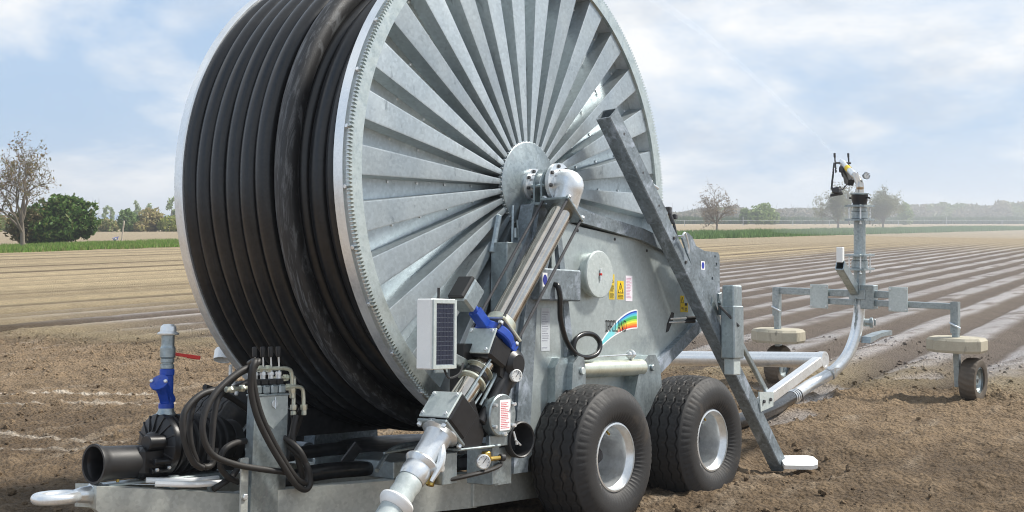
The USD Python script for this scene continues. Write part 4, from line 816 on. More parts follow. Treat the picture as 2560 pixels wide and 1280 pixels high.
m = MB(); m.lathe((-1.70, -.02, -1.44), (1, 0, -.02), [(1e-5, 0), (.10, 0), (.11, .01), (.11, .06), (1e-5, .07)], 32); obj('end_cap', m, 'black_plastic', body)
m = MB(); m.box((-1.92, -.06, -1.585), (.40, .17, .012)); m.box((-1.92, -.15, -1.605), (.40, .012, .05)); m.cyl((-2.06, -.08, -1.68), (-2.06, -.08, -1.60), .035, 18); m.cyl((-1.80, -.08, -1.70), (-1.80, -.08, -1.60), .03, 18); [m.hexa((x, -.157, -1.60), (0, -1, 0), .012, .01) for x in (-1.99, -1.83)]; obj('pump_base', m, 'galvanised', reel)
m = MB(); m.lathe((-2.055, -.02, -1.292), (0, 0, 1), [(.045, 0), (.05, .01), (.04, .025), (.037, .04)], 24); neck = obj('outlet_neck', m, 'galvanised', reel)
m = MB(); m.lathe((-2.055, -.02, -1.262), (0, 0, 1), [(.030, 0), (.038, .01), (.038, .032), (.032, .036), (.032, .17), (.036, .175), (.036, .20), (.030, .205)], 8 * 4)
q = np.array([-2.055, -.02, -1.19]); qd = unit([-.62, -.28, .62]); m.lathe(q, qd, [(.033, -.04), (.034, .090), (.047, .094), (.047, .104), (.030, .108), (1e-5, .112)], 28); m.tm(trimesh.convex.convex_hull(np.vstack([q + qd * .09 + np.array(o) * .032 for o in ((1, 0, 0), (-1, 0, 0), (0, 1, 0), (0, -1, 0), (0, 0, 1))] + [q + np.array([0, 0, s]) + np.array(o) * .030 for s in (-.05, .03) for o in ((1, 0, 0), (-1, 0, 0), (0, 1, 0), (0, -1, 0))])))
stn = obj('strainer_body', m, 'blue_paint', reel)
u, w, _ = frame(qd); m = MB()
for s in (-1, 1): m.hexa(q + qd * .104 + u * s * .038, qd, .010, .012)
obj('cover_bolts', m, 'zinc_bright', stn)
m = MB(); m.lathe((-2.055, -.02, -1.06), (0, 0, 1), [(.028, 0), (.034, .004), (.034, .024), (.028, .026), (.028, .032), (.034, .034), (.034, .052), (.028, .055)], 6 * 4); m.lathe((-2.055, -.02, -1.006), (0, 0, 1), [(.030, 0), (.038, .006), (.038, .05), (.034, .056), (.032, .065), (.032, .115), (.028, .118)], 28)
blv = obj('ball_valve', m, 'galvanised', reel)
m = MB(); m.lathe((-2.055, -.02, -.893), (0, 0, 1), [(.028, 0), (.030, .0), (.053, .004), (.055, .010), (.048, .016), (.040, .02), (.040, .03), (.037, .045), (.024, .056), (1e-5, .058)], 32); obj('valve_cap', m, 'zinc_bright', blv)
m = MB(); m.beam((-2.02, -.03, -.985), (-1.92, -.065, -1.002), .007, .016); m.beam((-1.96, -.05, -.996), (-1.895, -.073, -1.006), .010, .020); obj('valve_handle', m, 'red_paint', blv)

# ================================================================== the gun cart
cart = thing('sprinkler_cart', 'galvanised wheeled sprinkler cart with rain gun on a tall mast and two concrete weights', 'sprinkler cart', (6.3, -.08, 0))
m = MB(); m.lathe((0, 0, 1.0), (0, 0, 1), [(.058, -.12), (.058, .92)], 28); mast = obj('mast', m, 'galvanised', cart)
cur = [(0, 0, 1.02), (0, 0, .90), (-.008, .01, .75), (-.055, .03, .55), (-.17, .07, .36), (-.36, .14, .22), (-.62, .22, .13), (-.95, .20, .085), (-1.2, .14, .075)]
m = MB(); m.tube(cur, .058, 24, spline=6); obj('curved_pipe', m, 'zinc_bright', cart, smooth=True)
m = MB(); c = np.array([-.42, .15, .20]); m.cyl(c + np.array([0, -.07, .02]), c + np.array([.0, -.07, .08]), .014, 10); m.cyl(c + np.array([-.05, -.05, .06]), c + np.array([.07, -.09, .075]), .010, 8); m.lathe((-.40, .145, .205), (.72, -.27, .43), [(.058, 0), (.067, .002), (.067, .04), (.058, .042)], 24); obj('pipe_clamp', m, 'zinc_bright', cart)
for z in (1.30, 1.80):
    m = MB(); m.lathe((0, 0, z - .05), (0, 0, 1), [(.058, 0), (.082, .01), (.082, .075), (.070, .085), (.070, .12), (.058, .125)], 28); cl = obj('pipe_coupling', m, 'galvanised', mast)
    for zz in (z - .065, z + .075):
        m = MB(); m.plate(sg.Polygon([(-.13, -.1), (.13, -.1), (.15, 0), (.13, .1), (-.13, .1), (-.15, 0)]).buffer(.005).difference(disc(0, 0, .058)), 0, .02, np.array([[1, 0, 0, 0], [0, 0, 1, 0], [0, 1, 0, zz], [0, 0, 0, 1]], float)); obj('clamp_ring', m, 'galvanised', cl)
    m = MB()
    for x, y in ((-.12, -.06), (-.12, .06), (.12, -.06), (.12, .06)): m.cyl((x, y, z - .095), (x, y, z + .10), .007, 8); m.hexa((x, y, z - .085), (0, 0, -1), .014, .014)
    obj('clamp_bolts', m, 'zinc_bright', cl, kind='stuff')
m = MB(); m.lathe((0, 0, 1.87), (0, 0, 1), [(.058, 0), (.094, .004), (.094, .022), (.06, .026), (.06, .03)], 28); obj('top_flange', m, 'zinc_bright', mast)
m = MB(); m.lathe((0, 0, 1.895), (0, 0, 1), [(1e-5, 0), (.072, 0), (.074, .02), (.074, .035), (.078, .045), (.082, .09), (.082, .105), (1e-5, .105)], 28); m.cyl((-.02, -.12, 1.965), (.02, .12, 1.965), .009, 8); tt = obj('swivel_bearing', m, 'black_casting', mast)
m = MB(); m.lathe((0, 0, 2.0), (0, 0, 1), [(.092, 0), (.096, .004), (.096, .014), (.06, .018), (.05, .02)], 28); obj('swivel_plate', m, 'galvanised', tt)
GH = math.radians(44); gd_ = np.array([math.sin(GH) * math.cos(.42), math.cos(GH) * math.cos(.42), math.sin(.42)])   # where the gun points
gl = np.array([math.sin(GH), math.cos(GH), 0])
E0 = np.array([0, 0, 2.0]); E1 = np.array([0, 0, 2.10]); E2 = E1 + gd_ * .10 + np.array([0, 0, .04]); E3 = E2 + gd_ * .44
m = MB(); m.tube([E0, E0 + (0, 0, .05), E1, E2 - gd_ * .02, E2 + gd_ * .05], [.044, .042, .040, .037, .034], 22, spline=6); gun = obj('gun_bend', m, 'stainless', cart, smooth=True)
m = MB(); m.lathe(E2, gd_, [(.034, 0), (.032, .1), (.028, .31), (.027, .34), (.033, .345), (.033, .40), (.022, .44), (.013, .44)], 22); br = obj('gun_barrel', m, 'zinc_bright', gun)
m = MB(); c = E2 + gd_ * .22; m.lathe(c, gd_, [(.0305, -.035), (.0325, -.035), (.0318, .035), (.030, .035)], 20); obj('barrel_sticker', m, 'yellow_sticker', br)
gs = np.array([gl[1], -gl[0], 0]); gn = np.cross(gs, gd_)
m = MB()
for s in (-1, 1): m.cyl(E3 - gd_ * .06 + gs * .075 * s + (0, 0, -.10), E3 - gd_ * .02 + gs * .075 * s + (0, 0, .06), .008, 10); m.cyl(E3 - gd_ * .02 + gs * .075 * s + (0, 0, .05), E3 - gd_ * .015 + gs * .075 * s + (0, 0, .09), .012, 10)
m.beam(E3 - gd_ * .05 - gs * .09, E3 - gd_ * .05 + gs * .09, .02, .02); obj('drive_fork', m, 'dark_steel', br)
m = MB(); b0 = E3 - gd_ * .10 - gs * .02; m.cyl(b0 + gs * -.09 + (0, 0, .02), b0 - gs * .12 + (0, 0, -.26), .010, 8); m.beam(b0 - gs * .12 + (0, 0, -.26), b0 - gs * .02 + (0, 0, -.24), .025, .03); m.box(b0 - gs * .06 + (0, 0, -.27), (.09, .08, .06), None, .012); m.cyl(b0 - gs * .13 + (0, 0, -.32), b0 - gs * .0 + (0, 0, -.30), .015, 8); m.cyl(b0 - (0, 0, .26), E2 + gd_ * .12 + (0, 0, -.06), .006, 6)
m.box(b0 + gs * .0 + (0, 0, -.05), (.06, .06, .07), None, .012); obj('drive_arm', m, 'dark_steel', br)
m = MB(); c = E2 + gd_ * .22 - (0, 0, .10); m.tm(trimesh.convex.convex_hull(np.array([c + gd_ * a + gs * b + np.array([0, 0, z]) for a, b, z in ((-.09, -.035, .02), (-.09, .035, .02), (.08, -.035, .05), (.08, .035, .05), (-.06, -.03, -.05), (-.06, .03, -.05), (.04, -.03, -.06), (.04, .03, -.06), (.10, 0, -.02))]))); m.box(c + gd_ * .12 + (0, 0, .0), (.05, .05, .06), None, .012); obj('turn_mechanism', m, 'black_casting', br)
g_c = np.array([.02, -.055, 2.17]); gauge(g_c + np.array([0, -.01, .02]), (-.7, -.7, 0), .036, gun, 'galvanised_dull')
# cross beams, plates and stub legs
X0 = .0
m = MB(); m.beam((.01, .93, .995), (.01, -.45, .995), .06, .07); cb1 = obj('cross_beam', m, 'galvanised', cart)
m = MB(); m.beam((.01, .34, .905), (.01, -.97, .905), .06, .06); cb2 = obj('cross_beam', m, 'galvanised', cart)
for y in (.42, -.42):
    m = MB(); m.box((-.045, y, .955), (.014, .195, .245), None, .003); pl = obj('clamp_plate', m, 'galvanised_pale', cart)
    m = MB()
    for a in (-.08, .08):
        for b in (-.10, .10): m.hexa((-.052, y + a, .955 + b), (-1, 0, 0), .010, .008)
    obj('bolt_row', m, 'zinc_bright', kind='stuff', parent=pl)
m = MB(); m.box((.0, -.10, .965), (.12, .14, .24), None, .006); m.box((-.06, -.0, .99), (.02, .17, .10)); obj('mast_clamp', m, 'galvanised', cart)
for sd, ztop, yb in ((1, 1.03, .92), (-1, .95, -.97)):
    m = MB(); m.sq_tube((.0, yb, ztop), (.0, yb, ztop - .30), .075, .075, .006, (0, 1, 0)); lg = obj('leg_sleeve', m, 'galvanised', cart)
    yb2 = yb + (-.03 if sd > 0 else -.03)
    m = MB(); m.beam((.0, yb, ztop - .2), (.0, yb2, .13), .058, .058, (0, 1, 0)); leg = obj('leg_tube', m, 'galvanised', lg)
    m = MB(); m.cyl((-.05, yb - .07, ztop - .25), (-.05, yb + .04, ztop - .20), .009, 8); obj('leg_pin', m, 'zinc_bright', lg)
    wp = sg.Polygon([(.12, -.33), (.23, -.20), (.23, .20), (.12, .33), (-.12, .33), (-.23, .18), (-.23, -.18), (-.12, -.33)])
    bot, top = np.array(wp.exterior.coords)[:-1], np.array(wp.buffer(-.03).exterior.coords)[:-1]
    zc = .515 if sd > 0 else .535
    pts = [(*p * 1.0, zc - .065) for p in bot * .95] + [(*p, zc - .04) for p in bot] + [(*p, zc + .05) for p in bot] + [(*p, zc + .075) for p in top]
    m = MB(); t = trimesh.convex.convex_hull(np.array(pts) * [.86, .80, 1]); v = np.array(t.vertices); v[:, 1] += (yb + yb2) / 2; m.add(v, t.faces); obj('concrete_weight', m, 'concrete', cart, smooth=20, label='chamfered grey concrete block, drip-stained' if sd > 0 else 'chamfered concrete block nearer the right edge')
    # small wheel
    wy = yb2 - .135 if sd < 0 else yb2 + .02
    m = MB()
    prof = [(.125, .055), (.130, .070), (.165, .080), (.195, .076), (.208, .060), (.214, .035), (.215, 0), (.214, -.035), (.208, -.060), (.195, -.076), (.165, -.080), (.130, -.070), (.125, -.055)]
    A = np.arange(72) * 2 * PI / 72; vv = []
    for i_, an in enumerate(A):
        for (r_, y_) in prof:
            knob = .008 if (r_ > .2 and (i_ % 3 == 0) ^ (y_ > 0)) else 0
            vv.append(((r_ - knob) * math.cos(an), y_, (r_ - knob) * math.sin(an)))
    wx, wz = (.02, .205)
    m.add(np.array(vv) + [wx, wy, wz], grid_faces(72, len(prof), True, False)[:, ::-1]); ty = obj('cart_tyre', m, 'muddy_tyre', cart, smooth=40)
    m = MB(); m.lathe((wx, wy - .06, wz), (0, 1, 0), [(.118, -.004), (.13, 0), (.128, .012), (.112, .02), (.10, .045), (.05, .05), (.045, .02), (1e-5, .02)], 28); rm = obj('cart_rim', m, 'galvanised', ty)
    m = MB(); m.cyl((wx, wy - .045, wz), (wx, wy + .14 if sd < 0 else wy - .02, wz), .022, 14); obj('cart_axle', m, 'dark_steel', rm)
# towing arm with white end, skid plate, chain, valve
m = MB(); m.sq_tube((-.52, -.02, 1.30), (-.02, .03, 1.01), .085, .10, .008); ta = obj('towing_arm', m, 'galvanised', cart)
m = MB(); m.box((-.49, -.01, 1.40), (.045, .065, .15), None, .004); obj('arm_end_block', m, 'white_paint', ta)
m = MB(); m.plate([(-.02, .50), (.28, .545), (.55, .545), (.55, .59), (.28, .585), (.0, .56)], -.12, .10); obj('skid_plate', m, 'galvanised', cart)
m = MB()
for k in range(13):
    a = k % 2; m.box((-.075, .01 + .006 * math.sin(k), .93 - k * .035), (.010 if a else .026, .026 if a else .010, .042), None, .003)
obj('chain', m, 'galvanised', cart)
m = MB(); m.cyl((.05, -.02, .70), (.10, -.09, .70), .04, 18); m.cyl((.09, -.07, .70), (.10, -.10, .70), .052, 18); m.cyl((.10, -.12, .67), (.10, -.12, .73), .010, 8); obj('drain_valve', m, 'galvanised', cart)

# ---- the paid-out hose between cart and reel
m = MB(); m.tube([(5.15, .055, .078), (4.9, .02, .07), (4.3, -.12, .065), (3.6, -.22, .065), (3.0, -.25, .075), (2.4, -.2, .11), (1.9, -.1, .2), (1.55, .0, .34)], .063, 20, spline=8)
ph = obj('paid_out_hose', m, 'hose_rubber', smooth=True, label='thick black hose lying on wet soil between cart pipe and machine', cat='hose')
m = MB()
for x in (5.10, 5.05, 5.0): m.lathe((x, .05 - (5.1 - x) * .14, .077 - (5.1 - x) * .03), (-1, -.14, -.02), [(.063, 0), (.068, .004), (.068, .014), (.063, .018)], 24)
obj('hose_band', m, 'zinc_bright', ph)

# ---- water jet out of the gun nozzle
nz_ = np.array([6.3, -.08, 0]) + E3; v0 = 27.0; tt_ = np.linspace(0, 1.9, 60)
jp = nz_ + np.outer(tt_, gd_ * v0) + np.stack([0 * tt_, 0 * tt_, -4.9 * tt_ ** 2], -1)
m = MB(); m.tube(jp, np.interp(np.linspace(0, 1, 60), [0, .1, .4, 1], [.012, .035, .20, .85]), 12, caps=False); obj('water_jet', m, 'spray', smooth=True, label='thin white jet of water shooting from the rain gun up into the sky', cat='water jet')

# ================================================================== vegetation
def leaves(rng, c, n, size, cols, flat=0.0, jitter=.25):
    """n leaf-like diamonds at the points c; colours drawn between cols"""
    a = rng.normal(size=(n, 3)); a[:, 2] *= (1 - flat); a /= np.linalg.norm(a, axis=1, keepdims=True)
    b = np.cross(a, rng.normal(size=(n, 3))); b /= np.linalg.norm(b, axis=1, keepdims=True)
    s = size * rng.uniform(.6, 1.4, (n, 1))
    v = np.stack([c - a * s, c + b * s * .5, c + a * s, c - b * s * .5], 1).reshape(-1, 3)
    i = np.arange(n)[:, None] * 4; f = np.vstack([i + [0, 1, 2], i + [0, 2, 3]])
    t = rng.random((n, 1)); cols = np.asarray(cols, float); k = (t[:, 0] * (len(cols) - 1e-6)).astype(int)
    col = cols[k] * rng.uniform(1 - jitter, 1 + jitter, (n, 1))
    return v, f, np.repeat(col, 4, 0)

def leaf_obj(name, parts, mat_, parent, **k):
    vs_, fs_, cs_, n = [], [], [], 0
    for v, f, c in parts: vs_.append(v); fs_.append(f + n); cs_.append(c); n += len(v)
    m = usdkit.mesh(stage, numbered(path_of(parent), name), (np.vstack(vs_), np.vstack(fs_)), MAT[mat_])
    UsdGeom.PrimvarsAPI(m).CreatePrimvar('col', Sdf.ValueTypeNames.Color3fArray, 'vertex').Set(Vt.Vec3fArray.FromNumpy(np.vstack(cs_).astype(np.float32)))
    return tag(m.GetPrim(), **k)

def limbs(rng, height, levels, r0, spread=.55, n_first=5, trunk=.28, droop=0.0, kids=(3, 4), shrink=.68, lean=(0, 0)):
    """a tree skeleton: the tapered wood, and the points along its twigs"""
    mb, tips = MB(), []
    def grow(p, d, L, r, lev):
        n = 5; pts = [p]; q = p
        for i in range(n):
            d = unit(d + rng.normal(size=3) * (.10 + .05 * lev) + np.array([0, 0, .06 - droop * lev])); q = q + d * L / n; pts.append(q)
        mb.tube(pts, [r, r * (.55 if lev else .7)], 7 if lev == 0 else (5 if lev < 3 else 3), caps=False)
        if lev >= levels - 2: tips.extend(pts[2:])
        if lev < levels:
            k = n_first if lev == 0 else rng.integers(kids[0], kids[1] + 1)
            for j in range(k):
                a = 2 * PI * (j + rng.random() * .7) / k; u, w, _ = frame(d); tilt = spread * rng.uniform(.7, 1.3) * (1 if j else .35)
                nd = unit(d * math.cos(tilt) + (u * math.cos(a) + w * math.sin(a)) * math.sin(tilt))
                at_ = pts[-1] if (j == 0 or lev == 0 and j < 3) else np.asarray(pts[rng.integers(2 if lev else 3, n)])
                grow(at_, nd, L * (shrink if lev else (1 - trunk) / trunk * .42) * rng.uniform(.8, 1.15), r * (.52 if lev else .58), lev + 1)
    grow(np.zeros(3), unit(np.array([lean[0], lean[1], 1.0])), height * trunk, r0, 0)
    return mb, np.array(tips)

def tree(name, label, pos, height, seed, cols, leaf, n_leaf, levels=4, r0=.15, group=None, spread=.55, trunk=.28, scatter=.25, n_first=5, lean=(0, 0), cat='tree'):
    rng = np.random.default_rng(seed); pos = np.asarray(pos, float)
    t = thing(name, label, cat, pos, group)
    mb, tips = limbs(rng, height, levels, r0, spread, n_first, trunk, lean=lean)
    k = height / max(np.vstack(mb.v)[:, 2].max(), .1); 
    for i in range(len(mb.v)): mb.v[i] = mb.v[i] * k
    tips = tips * k
    obj('trunk', mb, 'bark', t, smooth=True)
    if n_leaf:
        c = tips[rng.integers(0, len(tips), n_leaf)] + rng.normal(size=(n_leaf, 3)) * scatter
        c = c[c[:, 2] > .3]
        leaf_obj('crown', [leaves(rng, c, len(c), leaf, cols)], 'leaf', t)
    return t

def clump(name, label, pos, blobs, seed, cols, leaf, n, stems=6, group=None, cat='bush', hollow=.55, rough=.35):
    """a bush or round-headed tree: leaf clumps in uneven blobs (x, y, z, rx, ry, rz), with stems"""
    rng = np.random.default_rng(seed); t = thing(name, label, cat, pos, group); parts = []
    vol = np.array([b[3] * b[4] + b[3] * b[5] for b in blobs]); vol = vol / vol.sum()
    for b, share in zip(blobs, vol):
        k = int(n * share); d = rng.normal(size=(k * 2, 3)); d /= np.linalg.norm(d, axis=1, keepdims=True)
        nz = meshkit.fbm(d * 2.6 + seed, 3, seed)
        keep = (meshkit.fbm(d * 4.5 + 7, 2, seed + 1) > .40); d, nz = d[keep][:k], nz[keep][:k]
        rad = (hollow + (1 - hollow) * rng.random((len(d), 1)) ** .5) * (1 + rough * (nz[:, None] - .5) * 2)
        c = d * rad * np.array(b[3:6]) + np.array(b[0:3]); c = c[c[:, 2] > .03]
        v, f, col = leaves(rng, c, len(c), leaf, cols); patch = meshkit.fbm(c * 1.1 + seed, 2, seed + 5)[:, None]
        parts.append((v, f, col * np.repeat(.65 + .7 * patch, 4, 0)))
    m = MB(); top = max(b[2] for b in blobs)
    for k in range(stems):
        b = blobs[rng.integers(0, len(blobs))]; e = np.array([b[0], b[1], b[2]]) + rng.normal(size=3) * .25 * np.array(b[3:6]); s = np.array([rng.normal() * .12 * b[3], rng.normal() * .12 * b[4], -.05])
        m.tube([s, s * .5 + e * .4, e], [.02 * top + .01, .012 * top, .005 * top], 5, spline=3, caps=False)
    obj('stem', m, 'bark', t, smooth=True)
    leaf_obj('crown', parts, 'leaf', t)
    return t

SPRING = [(.20, .17, .07), (.26, .20, .09), (.16, .15, .05), (.22, .14, .08)]
DEEP = [(.065, .13, .028), (.095, .18, .036), (.125, .215, .05), (.045, .085, .022), (.14, .165, .05)]
FRESH = [(.20, .27, .09), (.25, .31, .11), (.17, .24, .08)]
OLIVE = [(.20, .20, .10), (.25, .23, .12), (.16, .18, .08)]
TWIG = [(.15, .13, .10), (.19, .165, .13)]
T = lambda px: (px - 1280) / 3196
tree('sparse_tree', 'tall sparse tree with few bronze young leaves rising over the dark green bush', at(T(57), 74), 6.9, 29, SPRING, .08, 2000, 5, .15, spread=.42, trunk=.24, scatter=.10, n_first=6, lean=(.02, .0))
clump('green_bush', 'dense dark green rounded bush at the foot of the sparse tree, left', at(T(150), 84), [(-.3, 0, 1.5, 1.7, 1.4, 1.5), (1.1, .2, 1.9, 1.35, 1.3, 1.45), (-1.5, .2, 1.3, 1.3, 1.2, 1.3), (.3, 0, 2.5, 1.1, 1.0, .9), (1.9, 0, 1.3, .8, .9, .8)], 5, DEEP, .15, 13000, 10, rough=.6)
clump('brown_shrub', 'bronze leaved shrub filling in under the sparse tree, left edge', at(T(62), 82), [(-.2, 0, 1.3, 1.0, .8, 1.1), (.5, 0, 1.7, .9, .8, .8)], 8, [(.10, .085, .03), (.13, .10, .045), (.07, .08, .025)], .12, 2600, 5, hollow=.3)
# the grass strip in front of them
def grass_strip(name, label, a, b, width, n, hgt, cols, seed, cat='grass'):
    rng = np.random.default_rng(seed); a, b = np.array(a), np.array(b); d = b - a; L = np.hypot(*d); d = d / L; nn = np.array([-d[1], d[0]])
    s, w = rng.random(n) * L, rng.random(n) * width
    w = w + 1.1 * (meshkit.noise(np.stack([s * .5, 0 * s, 0 * s], -1), seed) - .5) * (w < width * .5)
    p = a + s[:, None] * d + w[:, None] * nn; h = hgt * rng.uniform(.5, 1.3, n) * (.55 + .9 * meshkit.fbm(np.stack([s * .35, w * .5, 0 * s], -1), 3, seed + 1))
    ang = rng.random(n) * 2 * PI; wd = .020 + .035 * rng.random(n); dx = np.stack([np.cos(ang), np.sin(ang), 0 * ang], -1) * wd[:, None] * (hgt / .3)
    base = np.stack([p[:, 0], p[:, 1], 0 * s], -1); tip = base + np.stack([rng.normal(size=n) * .25 * h, rng.normal(size=n) * .25 * h, h], -1)
    v = np.stack([base - dx, base + dx, tip], 1).reshape(-1, 3); f = np.arange(n * 3).reshape(-1, 3)
    cols = np.asarray(cols); c = cols[rng.integers(0, len(cols), n)] * rng.uniform(.75, 1.25, (n, 1))
    return leaf_obj(name, [(v, f, np.repeat(c, 3, 0))], 'leaf', None, label=label, cat=cat, kind='stuff')
grass_strip('grass_verge', 'bright green grass verge along the field edge below the bush, left', (16, 51.0), (64, 67.6), 9.0, 60000, .27, [(.14, .25, .04), (.17, .29, .05), (.12, .21, .035), (.24, .26, .09)], 3)
q0, q1 = at(T(1560), 128)[:2], at(T(2760), 228)[:2]
grass_strip('crop_strip', 'low green crop strip running across the bare field beyond the cart, right', at(T(1640), 106)[:2], at(T(2700), 240)[:2], 20.0, 60000, .45, [(.11, .19, .06), (.13, .22, .07), (.09, .16, .05)], 4)
# leaning post with a dropped valve beside it
m = MB(); m.tube([(0, 0, -.1), (.12, 0, .8), (.25, -.05, 1.62)], .055, 9, spline=3); po = obj('leaning_post', m, 'old_wood', label='weathered pale wooden post leaning to the right at the verge', cat='post')
UsdGeom.Xformable(po).AddTranslateOp().Set(Gf.Vec3d(*map(float, at(T(303), 97)))); 
UsdGeom.Xformable(po).AddRotateZOp().Set(-52)
m = MB(); m.box((.25, -.08, 1.45), (.10, .10, .26), None, .02); obj('post_band', m, 'old_wood', po)
hy = thing('field_hydrant', 'small bluish hydrant fitting on the ground beside the leaning post', 'hydrant', at(T(287), 97))
m = MB(); m.lathe((0, 0, 0), (0, 0, 1), [(.10, 0), (.10, .15), (.14, .17), (.14, .22), (.08, .26), (.05, .32), (1e-5, .33)], 14); obj('hydrant_body', m, 'galvanised_dull', hy)
m = MB(); m.cyl((-.22, 0, .30), (.22, .05, .36), .025, 8); m.cyl((.2, 0, .2), (.30, 0, .45), .03, 8); obj('hydrant_handle', m, 'blue_paint', hy)
# shrubs and poplars across the far left field
clump('far_shrub', 'low yellowish scrub beyond the left field, left of the leaning post', at(T(238), 178), [(-1.5, 0, .9, 2.2, 1.5, 1.1), (1.8, 0, .8, 2.0, 1.4, 1.0)], 21, [(.32, .31, .13), (.38, .33, .16), (.20, .26, .08)], .28, 1500, 4, 'scrub along the far left field edge')
clump('far_shrub', 'mid green bush straight behind the leaning post', at(T(322), 178), [(-.3, 0, 1.5, 1.4, 1.2, 1.6), (.9, 0, 1.2, 1.1, 1.0, 1.2)], 22, [(.15, .23, .08), (.19, .27, .10)], .26, 1400, 4, 'scrub along the far left field edge')
clump('far_shrub', 'broad tan and olive bush right of the leaning post', at(T(382), 180), [(-.4, 0, 1.7, 1.7, 1.3, 1.7), (1.0, 0, 1.3, 1.3, 1.1, 1.3), (-2.2, 0, .7, 1.2, 1, .8)], 23, [(.36, .31, .15), (.31, .29, .12), (.40, .33, .19)], .26, 1900, 4, 'scrub along the far left field edge')
clump('far_shrub', 'yellow green bush half hidden behind the hose drum, left', at(T(432), 180), [(-.5, 0, 1.0, 1.8, 1.3, 1.2), (1.2, 0, 1.2, 1.5, 1.2, 1.4)], 24, [(.33, .33, .10), (.26, .31, .08)], .26, 1500, 4, 'scrub along the far left field edge')
clump('far_shrub', 'pale dry scrub at the far left picture edge under the sparse tree', at(T(15), 176), [(-2, 0, 1.2, 2.0, 1.5, 1.4), (1.5, 0, 1.0, 2.2, 1.5, 1.1)], 25, [(.30, .31, .13), (.20, .28, .08)], .28, 1600, 4, 'scrub along the far left field edge')
PL = [(.28, .35, .17), (.32, .38, .20), (.24, .31, .15)]
def poplar(px, depth, h, seed, label, w=.16):
    r_ = random.Random(seed); clump('poplar', label, at(T(px), depth), [(r_.uniform(-.8, .8) * h * w, 0, h * (.22 + .13 * k), h * w * r_.uniform(.45, .9), h * w * .7, h * r_.uniform(.09, .17)) for k in range(6)], seed, PL, h * .04, 620, 4, 'far poplars on the left', 'tree', .15, .7)
poplar(262, 330, 5.6, 31, 'pale poplar pair standing left of the blue hill'); poplar(278, 340, 5.2, 35, 'short pale poplar just right of the poplar pair')
poplar(345, 330, 6.6, 32, 'tall green poplar above the bush behind the leaning post'); poplar(372, 335, 6.0, 33, 'poplar above the broad tan bush', .2); poplar(429, 300, 7.4, 34, 'tallest airy poplar beside the drum rim on the left', .15); poplar(447, 310, 6.6, 36, 'poplar mostly hidden by the drum rim')
# distant power pylon
py_ = thing('power_pylon', 'faint distant lattice power pylon with two peaks, left of the hill', 'pylon', at(T(240), 1500))
for s in (-1, 1):
    m = MB()
    for a, b in ((-1.2, -1.2), (1.2, -1.2), (1.2, 1.2), (-1.2, 1.2)): m.tube([(s * 4 + a, b, 0), (s * 4 + a * .15, b * .15, 27)], [.22, .10], 4)
    for k in range(8): z = k * 3; w = 1.2 * (1 - z / 30); m.tube([(s * 4 - w, 0, z), (s * 4 + w, 0, z + 2.6)], .09, 4); m.tube([(s * 4 + w, 0, z), (s * 4 - w, 0, z + 2.6)], .09, 4)
    obj('lattice_leg', m, 'steel_far', py_)
m = MB(); m.beam((-8, 0, 9), (8, 0, 9), .3, .4); m.beam((-6, 0, 14), (6, 0, 14), .3, .4); obj('cross_arm', m, 'steel_far', py_)
# right side: three field trees, wood, pale trees, pipe rail
tree('bare_tree', 'nearly bare wide-branched tree standing alone behind the crop strip, nearest the machine', at(T(1792), 205), 8.6, 44, [(.26, .22, .17), (.30, .25, .19)], .13, 1500, 5, .22, 'lone trees on the far field', .78, .18, .15, 8)
tree('field_tree', 'thinly leaved tree left of the rain gun mast', at(T(2095), 226), 8.2, 45, OLIVE, .15, 6500, 5, .20, 'lone trees on the far field', .66, .20, .30, 7)
tree('field_tree', 'olive tinted round tree right of the rain gun mast', at(T(2208), 230), 7.8, 46, OLIVE, .15, 7500, 5, .20, 'lone trees on the far field', .68, .20, .30, 7)
clump('pale_tree', 'light green round tree cluster in front of the far wood', at(T(1905), 420), [(-3, 0, 3.0, 3.6, 3, 3.2), (2, 0, 3.6, 4.0, 3, 3.6), (6, 0, 2.6, 3, 3, 2.8)], 51, FRESH, .55, 1700, 4, 'pale trees before the wood', 'tree', .4)
clump('pale_tree', 'small light green tree at the left end of the pale cluster', at(T(1862), 425), [(0, 0, 2.6, 2.0, 2, 2.8)], 52, FRESH, .5, 600, 3, 'pale trees before the wood', 'tree', .4)
clump('pale_tree', 'light green tree just right of the olive tinted tree', at(T(2262), 400), [(0, 0, 3.4, 2.4, 2, 3.6), (2.5, 0, 2.8, 2, 2, 2.8)], 53, FRESH, .5, 900, 3, 'pale trees before the wood', 'tree', .4)
rng = np.random.default_rng(61); n = 26000; s = rng.random(n); px = 1500 + s * 1260; dep = 640 + 110 * rng.random(n)
prof = 6.0 + 3.4 * meshkit.fbm(np.stack([px * .012, 0 * px, 0 * px], -1), 3, 62) + 3.5 * meshkit.fbm(np.stack([px * .05, 0 * px, 0 * px], -1), 2, 63) * sstep(2000, 2500, px) - 1.2 * np.exp(-((px - 2000) / 90) ** 2) - 2.5 * sstep(1760, 1690, px)
hz = rng.random(n) ** .75 * prof; P = np.stack([CX + dep * (_f[0] + _r[0] * T(px)), CY + dep * (_f[1] + _r[1] * T(px)), hz], -1)
v, f, c = leaves(rng, P, n, 1.15, [(.22, .20, .16), (.27, .24, .19), (.18, .18, .12)]); pt = meshkit.fbm(np.stack([px * .02, hz * .1, 0 * px], -1), 3, 64); gcol = np.array([.20, .25, .10])
kk = sstep(.52, .66, pt)[:, None] * .8; kk = np.maximum(kk, (hz < 1.8)[:, None] * .6); c4 = np.repeat(kk, 4, 0); c = c * (1 - c4) + gcol * c4
m = MB()
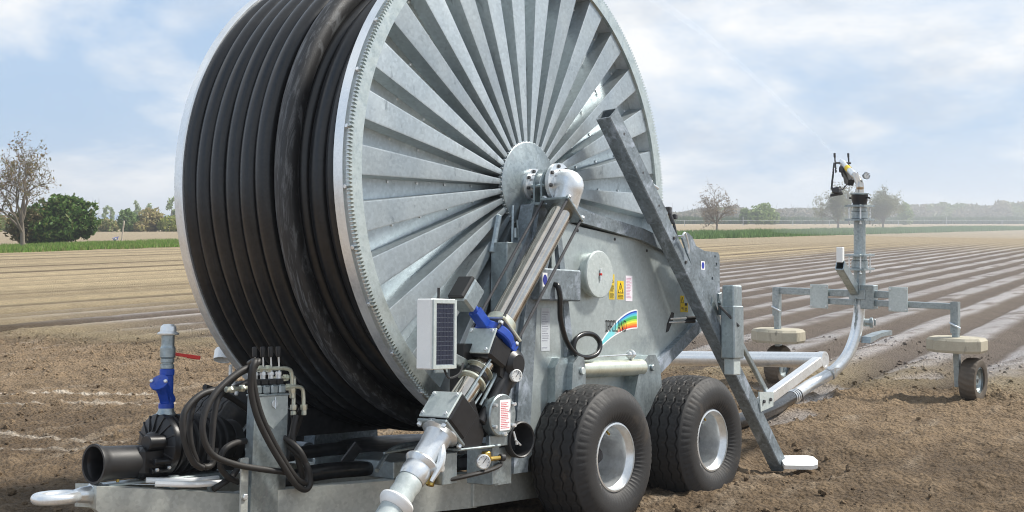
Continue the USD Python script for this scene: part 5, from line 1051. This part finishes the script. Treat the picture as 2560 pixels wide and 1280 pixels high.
for k in range(150):
    q = 1500 + 1260 * rng.random(); dd_ = 640 + 60 * rng.random(); b = np.array([*at(T(q), dd_)[:2], 0]); hh_ = 6 + 4 * rng.random(); m.tube([b, b + [rng.normal() * .4, rng.normal() * .4, hh_ * .6], b + [rng.normal() * .8, rng.normal() * .8, hh_]], [.16, .1, .03], 4, caps=False)
wood = obj('far_wood', m, 'bark', smooth=True, label='long hazy line of bare and budding trees on the horizon, right', cat='wood', kind='stuff')
leaf_obj('wood_crowns', [(v, f, c)], 'leaf', wood)
grass_strip('hedge_base', 'low dark green hedge at the foot of the far wood', at(T(1560), 470)[:2], at(T(2760), 470)[:2], 14.0, 26000, 2.2, [(.07, .11, .035), (.09, .13, .045)], 66, 'hedge')
rail = thing('pipe_rail', 'thin pale pipe rail on short posts crossing the far field, right', 'pipeline', at(T(1700), 330))
p0, p1 = at(T(1690), 330) - at(T(1700), 330), at(T(2700), 345) - at(T(1700), 330)
m = MB(); m.tube([p0 + [0, 0, 1.35], p1 + [0, 0, 1.35]], .055, 6); obj('rail_pipe', m, 'steel_far', rail)
for k in (.02, .16, .28, .37, .54, .66, .80, .93):
    b = p0 + (p1 - p0) * k; m = MB(); m.cyl(b + [0, 0, -.1], b + [0, 0, 1.5 + .9 * (k in (.16, .66))], .09, 6); obj('rail_post', m, 'steel_far', rail)

# ================================================================== the air
mat('haze_air', {'v': ('principled_volume', {'color': (.86, .90, .95), 'density': .00055, 'anisotropy': .25})}, [], None, 'v.volume')
lo_, hi_ = np.array([GX.min() - 20, GY.min() - 20, -1.6]), np.array([GX.max() + 20, GY.max() + 20, 50.0])
m = MB(); m.box((lo_ + hi_) / 2, hi_ - lo_, None, 0); obj('haze', m, 'haze_air', smooth=False, kind='stuff')

m = MB(); e = trimesh.creation.icosphere(3); v = np.array(e.vertices) * [22, 22, 7.5]; v[:, 2] = np.where(v[:, 2] < 0, v[:, 2] * .05, v[:, 2]) + .9
q = at(T(2780), 84); m.add(v + q, e.faces)
mat('spray_mist', {'v': ('principled_volume', {'color': (.93, .95, .97), 'density': .008, 'anisotropy': .3})}, [], None, 'v.volume')
obj('drifting_spray', m, 'spray_mist', smooth=False, label='pale drifting spray mist hanging over the wet rows at the right', cat='mist', kind='stuff')
